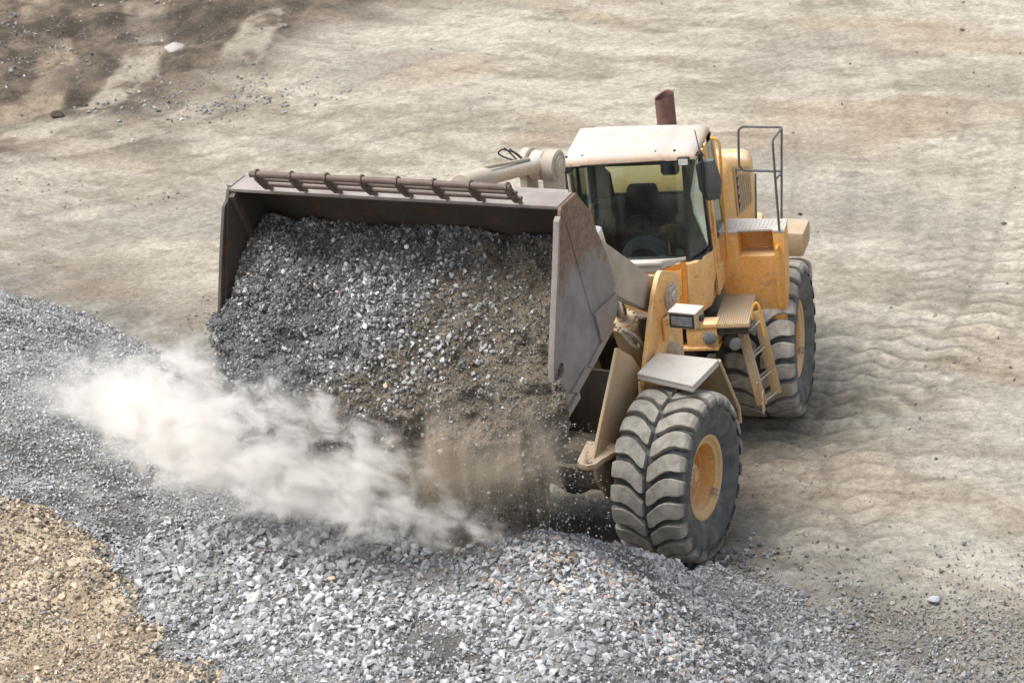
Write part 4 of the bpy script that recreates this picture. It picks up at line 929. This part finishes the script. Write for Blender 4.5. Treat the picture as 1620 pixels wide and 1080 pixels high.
# work lamps under the roof edge
for px, py, w_, h_ in ((1081, 256, .075, .05), (899, 266, .05, .06)):
    p = U(px, py, 'R', a=CF+.06)
    h = MB().lz('R', [(p[1]-w_, p[2]-h_), (p[1]+w_, p[2]-h_), (p[1]+w_, p[2]+h_), (p[1]-w_, p[2]+h_)], CF+.0, CF+.07).build('roof_lamp', 'black', cab, bevel=.01)
    if px > 1000: MB().lz('R', [(p[1]-w_*.8, p[2]-h_*.75), (p[1]+w_*.8, p[2]-h_*.75), (p[1]+w_*.8, p[2]+h_*.75), (p[1]-w_*.8, p[2]+h_*.75)], CF+.071, CF+.078).build('lamp_glass', 'lampgl', cab)
for dl in (0, .045):
    p = U(899, 275, 'R', a=CF+.04); MB().tube([W('R', (CF+.04, p[1]+dl, p[2])), W('R', (CF+.07, p[1]+dl+.03, ZG+.0))], .014 if dl else .02, 8).build('side_rail', 'steel' if not dl else 'black', cab)
# outside mirror, antenna
am_ = CF+.12
mp = [U(px, py, 'R', a=am_) for px, py in ((1108, 256), (1128, 254), (1140, 290), (1139, 315), (1118, 319), (1112, 300))]
mr = MB().lz('R', [(p[1], p[2]) for p in mp], am_, am_-.12).build('outside_mirror', 'mirror', cab, bevel=.02)
mp2 = [U(px, py, 'R', a=am_+.03) for px, py in ((1100, 262), (1108, 257), (1113, 300), (1119, 318), (1106, 300))]
MB().lz('R', [(p[1], p[2]) for p in mp2], am_+.03, am_-.05).build('mirror_face', 'black', cab, bevel=.01)
MB().tube(smooth_path([UW(px, py, 'R', a=am_+.02) for px, py in ((1100, 246), (1109, 243), (1112, 262), (1112, 300))]), .013, 8).build('mirror_arm', 'black', cab)
b = MB().tube([UW(1099, 206, 'R', a=CF+.08), UW(1107, 240, 'R', a=CF+.08)], .007, 6); b.cyl(UW(1107, 240, 'R', a=CF+.08), UW(1108, 248, 'R', a=CF+.08), .03, 10); b.cyl(UW(1102, 241, 'R', a=CF+.08), UW(1113, 246, 'R', a=CF+.08), .02, 8); b.build('antenna', 'black', cab)
# yellow grab rails
ga = -1.30
pts = [UW(px, py, 'R', a=ga) for px, py in ((1124, 219), (1134, 219), (1138, 228), (1152, 412), (1150, 418), (1141, 417))]
MB().tube(smooth_path(pts), .019, 10).build('grab_rail', 'handle', cab)
pts = [UW(px, py, 'R', a=CF-.45) for px, py in ((1116, 320), (1119, 326), (1126, 334), (1129, 342), (1130, 396), (1127, 399), (1116, 398))]
MB().tube(smooth_path(pts), .013, 8).build('door_handle', 'handle', cab)
#LOADPART
# ================================================================== the load sliding out of the bucket
def hit(px, py):
    z = 1.5
    for _ in range(12): p = UW(px, py, 'W', z=z); z = .5*z+.5*float(height(np.array([p[0]]), np.array([p[1]]))[0])
    return np.array([p[0], p[1], z])
ROWS = [  # left end, right end (picture), forward distance
    ((388, 343), (884, 372), 5.02), ((384, 348), (882, 385), 5.25), ((366, 385), (882, 430), 5.55), ((351, 430), (880, 490), 5.95), ((340, 470), (880, 545), 6.28),
    ((326, 515), (879, 600), 6.55), ((317, 552), (878, 650), 6.78), ((318, 600), (872, 700), 6.95), ((335, 660), (862, 750), 7.02), ((365, 730), (850, 810), 7.05), ((400, 800), (840, 880), 7.08), ((430, 870), (835, 950), 7.08)]
NU, NV = 330, 300
us = np.linspace(0, 1, NU); vs = np.linspace(0, len(ROWS)-1, NV)
pl = np.array([U(*r[0], 'B', a=r[2]) for r in ROWS]); pr = np.array([U(*r[1], 'B', a=r[2]) for r in ROWS])
def cr(P, t):
    i = np.clip(np.floor(t).astype(int), 0, len(P)-2); f = (t-i)[:, None]
    g_ = lambda k: P[np.clip(k, 0, len(P)-1)]
    p0, p1, p2, p3 = g_(i-1), g_(i), g_(i+1), g_(i+2)
    return .5*((2*p1)+(-p0+p2)*f+(2*p0-5*p1+4*p2-p3)*f**2+(-p0+3*p1-3*p2+p3)*f**3)
Lp, Rp = cr(pl, vs), cr(pr, vs)
UU, VV = np.meshgrid(us, vs); LXX, LVV = UU*4.1, VV*.36
P = Lp[:, None, :]*(1-UU[..., None])+Rp[:, None, :]*UU[..., None]
edge_ = np.minimum(UU, 1-UU)
P[..., 0] += .20*np.sin(np.pi*UU)**.7*sst(1, 5, VV)            # bulges in the middle
lump = (fbm(LXX, LVV, 1.3, 3, 2)-.5)*.5+(fbm(LXX, LVV, 3.6, 4, 5)-.5)*.34+(fbm(LXX, LVV, 15, 3, 7)-.5)*.08
P[..., 0] += lump*(.35+.65*sst(1, 4, VV)); P[..., 2] += lump*.5*(1-sst(3, 6, VV))
P[..., 1] += (fbm(VV*.9+3, UU*0, 3.0, 4, 1)-.5)*.24*np.exp(-UU*14)*sst(2, 5, VV)
P[..., 0] -= .35*np.exp(-UU*26)*sst(4, 6, VV)+.25*np.exp(-(1-UU)*26)*sst(6, 7, VV)
P[..., 1] = np.where(VV < 4.6, np.clip(P[..., 1], -1.93, 1.93), P[..., 1])
Pw = P @ FR['B']
brown = sst(.42, .56, .55*fbm(LXX, LVV, 1.0, 4, 3)+.48*sst(.42, .85, UU*.75+VV*.05)+.12*sst(5, 8, VV)-.04)
Cl = lerp3(brown, lerp3(fbm(LXX, LVV, 6, 4, 6), (.05, .05, .05), (.15, .15, .148)), lerp3(fbm(LXX, LVV, 4, 5, 8), (.06, .046, .032), (.20, .165, .12)))
idx = np.arange(NU*NV).reshape(NV, NU)
q = np.stack([idx[:-1, :-1], idx[1:, :-1], idx[1:, 1:], idx[:-1, 1:]], -1).reshape(-1, 4)
bk_off = (np.array([-.30, 0, 0]) @ FR['B'])
Vf = Pw.reshape(-1, 3); Vb = Vf+bk_off*(np.clip(sst(4.0, 6, VV), .02, 1)*(.1+.9*(1-UU**6))).reshape(-1, 1)
ring = np.concatenate([idx[0, :], idx[1:, -1], idx[-1, -2::-1], idx[-2:0:-1, 0]])
nF = NU*NV; rq = np.stack([ring, np.roll(ring, -1), np.roll(ring, -1)+nF, ring+nF], 1)
F4 = np.concatenate([q, q[:, ::-1]+nF, rq]); F3 = tri(F4)
parts = [(np.concatenate([Vf, Vb]), F3, np.concatenate([Cl.reshape(-1, 3)]*2))]
def on_load(n, acc, kind, smin, smax, pw, push=.3, dk=1.):
    u = rng.random(n); v = rng.random(n)*(len(ROWS)-1.01)
    iu = np.clip((u*(NU-1)).astype(int), 0, NU-1); iv = np.clip((v/(len(ROWS)-1)*(NV-1)).astype(int), 0, NV-1)
    k = rng.random(n) < acc(u, v, brown[iv, iu]); iu, iv, u, v = iu[k], iv[k], u[k], v[k]
    s = smin+(smax-smin)*rng.random(len(u))**pw
    p = Pw[iv, iu]+rng.normal(size=(len(u), 3))*.008+(FR['B'][0]*.7+FR['B'][2]*.5)*(s*push)[:, None]
    return scatter(p, s, tones(len(u), kind)*dk)
parts += [on_load(26000, lambda u, v, b_: (1-b_)*(.25+.75*sst(.35, .6, fbm(u*4, v*.4, 1.6, 3, 4))), 'load', .016, .044, 2.0),
          on_load(6000, lambda u, v, b_: np.clip(1.7*np.exp(-((u-.62+.02*(v-3))/.17)**2-((v-3.6)/2.2)**2), 0, 1), 'load', .022, .050, 1.5, .45, 1.6),
          on_load(2600, lambda u, v, b_: .35+.3*b_*(v > 3), 'load', .014, .034, 2.5, .4, 1.3),
          on_load(60000, lambda u, v, b_: 1-.4*b_, 'load', .006, .019, 1.5, .4, .9),
          on_load(30000, lambda u, v, b_: b_, 'tan', .006, .018, 2, .3, .42)]
gather('gravel_load', parts, MT['stone'], 'grey and brown gravel sliding out of the tipped bucket', 'gravel')

# stones and grit in the air at the free edges of the fall
def air(n, box, s0, s1, pw, kind, dk=1.):
    (x0, x1), (y0, y1), (a0, a1) = box; px = x0+(x1-x0)*rng.random(n)**1.7; py = y1-(y1-y0)*rng.random(n)**1.3; a_ = rng.uniform(a0, a1, n)
    C0 = CAM @ FR['B'].T
    D = (FW[None]+RX[None]*((px-810)/FPX)[:, None]+UP[None]*((540-py)/FPX)[:, None]) @ FR['B'].T
    t_ = (a_-C0[0])/D[:, 0]; p = (C0+D*t_[:, None]) @ FR['B']
    ok = p[:, 2] > height(p[:, 0], p[:, 1])+.02; p = p[ok]
    return scatter(p, s0+(s1-s0)*rng.random(len(p))**pw, tones(len(p), kind)*dk)
gather('falling_grit', [air(1500, ((880, 965), (670, 862), (6.5, 7.1)), .003, .022, 7, 'load', 1.1), air(500, ((850, 905), (640, 860), (6.9, 7.2)), .004, .026, 5, 'load', 1.0), air(260, ((690, 880), (720, 860), (7.2, 7.5)), .005, .024, 5, 'load', 1.2),
                        
                        air(260, ((318, 300), (560, 640), (6.8, 7.0)), .004, .018, 3, 'grey')], MT['stone'],
       'stones and grit in the air at the right edge of the pouring load', 'falling grit')

# ================================================================== dust
def dust_obj(name, base, halfh, halfw, colr, dens, label, streak=None, nscale=1.3, thr=.5, seed=0, dist=.5, aniso=.2, soft=1.1, contrast=1.0, endfade=(.12, .1)):
    """base: world points along the foot of the cloud; the cloud body follows them. Density falls off from the body's own centre line."""
    base = [Vector(p) for p in base]; n = len(base)
    cen = [p+Vector((0, 0, h_*.92)) for p, h_ in zip(base, halfh)]
    ex = (cen[-1]-cen[0]); ex.z = 0; L_ = ex.length; ex.normalize(); ez = Vector((0, 0, 1)); ey = ez.cross(ex); o = cen[0]
    loc = [((c-o).dot(ex)/L_, (c-o).dot(ey), (c-o).dot(ez)) for c in cen]
    # envelope: rings round the centre line
    b = MB(); rings = []; K = 28; NS = 20
    def at_(f, k): 
        xs = [l[0] for l in loc]; return float(np.interp(f, xs, k))
    for j in range(NS+1):
        f = j/NS; yy = at_(f, [l[1] for l in loc]); zz = at_(f, [l[2] for l in loc]); hh = at_(f, halfh); ww = at_(f, halfw)
        e_ = max(.12, min(1, (min(f, 1-f)*7)**.5))
        rings.append([((f*1.04-.02)*L_, yy+ww*1.15*e_*math.cos(t*2*math.pi/K), zz+hh*(1.75 if math.sin(t*2*math.pi/K) > 0 else 1.12)*e_*math.sin(t*2*math.pi/K)) for t in range(K)])
    b.loft(rings)
    M, t, bs, N, Lk = newmat(name); N.remove(bs)
    tc = N.new('ShaderNodeTexCoord'); sx = N.new('ShaderNodeSeparateXYZ'); Lk.new(tc.outputs['Object'], sx.inputs[0])
    f = math_(t, 'DIVIDE', sx.outputs[0], L_)
    def curve(vals):
        lo, hi = min(vals)-.05, max(vals)+.05; c = N.new('ShaderNodeFloatCurve'); cv = c.mapping.curves[0]
        for i, l in enumerate(loc):
            v = (vals[i]-lo)/(hi-lo); x__ = min(1, max(0, l[0]))
            if i == 0: cv.points[0].location = (0, v)
            elif i == n-1: cv.points[-1].location = (1, v)
            else: cv.points.new(x__, v)
        c.mapping.update(); Lk.new(f, c.inputs['Value']); return math_(t, 'ADD', math_(t, 'MULTIPLY', c.outputs[0], hi-lo), lo)
    dy = math_(t, 'DIVIDE', math_(t, 'SUBTRACT', sx.outputs[1], curve([l[1] for l in loc])), curve(list(halfw)))
    dz = math_(t, 'DIVIDE', math_(t, 'SUBTRACT', sx.outputs[2], curve([l[2] for l in loc])), curve(list(halfh)))
    dz = math_(t, 'ADD', math_(t, 'MULTIPLY', math_(t, 'MAXIMUM', dz, 0), .62), math_(t, 'MINIMUM', dz, 0))
    r2 = math_(t, 'SQRT', math_(t, 'ADD', math_(t, 'MULTIPLY', dy, dy), math_(t, 'MULTIPLY', dz, dz)))
    nn = nz(t, nscale, 7, .68, vec=tc.outputs['Object'], stretch=streak, dist=dist)
    n2 = nz(t, nscale*.45, 2, .5, vec=tc.outputs['Object'], stretch=streak)
    s_ = math_(t, 'ADD', math_(t, 'MULTIPLY', math_(t, 'SUBTRACT', nn, .5), 2.6*contrast), math_(t, 'MULTIPLY', math_(t, 'SUBTRACT', n2, .5), .55*contrast))
    v = math_(t, 'ADD', math_(t, 'SUBTRACT', thr, r2), s_)
    v = rampf(t, v, 0, soft); v = math_(t, 'MULTIPLY', v, v); v = math_(t, 'MULTIPLY', v, rampf(t, r2, 1.08, .6))
    v = math_(t, 'MULTIPLY', v, math_(t, 'MULTIPLY', rampf(t, f, 0, endfade[0]), rampf(t, f, 1, 1-endfade[1])))
    v = math_(t, 'MULTIPLY', v, dens)
    pv = N.new('ShaderNodeVolumePrincipled'); pv.inputs['Color'].default_value = (*colr, 1); pv.inputs['Anisotropy'].default_value = aniso
    Lk.new(v, pv.inputs['Density']); Lk.new(pv.outputs[0], N['Material Output'].inputs['Volume'])
    try: M.cycles.volume_step_rate = .11
    except Exception: pass
    ob = b.build(name, M)
    mw = Matrix.Identity(4)
    for i in range(3): mw[i][0], mw[i][1], mw[i][2], mw[i][3] = ex[i], ey[i], ez[i], o[i]
    ob.matrix_world = mw
    return tag(ob, label, 'dust', kind='stuff')
FT = [(850, 884, 7.45, .2, .2), (740, 892, 7.55, .46, .35), (620, 898, 7.8, .80, .6), (510, 890, 7.9, 1.0, .75), (400, 866, 7.9, 1.04, .8), (310, 825, 7.7, .98, .8), (220, 755, 7.1, .78, .7), (120, 690, 6.3, .52, .55), (10, 655, 5.5, .34, .4)]
foot = [UW(px, py, 'B', a=a_) for px, py, a_, _, _ in FT]
dust_obj('dust_cloud', foot, [f[3] for f in FT], [f[4] for f in FT], (.985, .97, .945), 10, 'pale dust billowing along the gravel left of the fall', nscale=3.4, thr=.84, contrast=1.25, streak=(.6, 1, 1.1), endfade=(.10, .5))
FT2 = [(905, 835, 7.0, .80, .16), (860, 850, 7.2, .86, .2), (800, 855, 7.35, .85, .25), (720, 855, 7.4, .80, .28), (630, 840, 7.45, .70, .3), (540, 820, 7.45, .6, .25)]
dust_obj('falling_dust', [UW(px, py, 'B', a=a_) for px, py, a_, _, _ in FT2], [f[3] for f in FT2], [f[4] for f in FT2], (.80, .715, .60), 10, 'brown dust streaming down beside the bucket lip', streak=(.75, 1.0, .2), nscale=3.6, thr=.80, contrast=.8, endfade=(.05, .8), soft=1.0, dist=1.6)
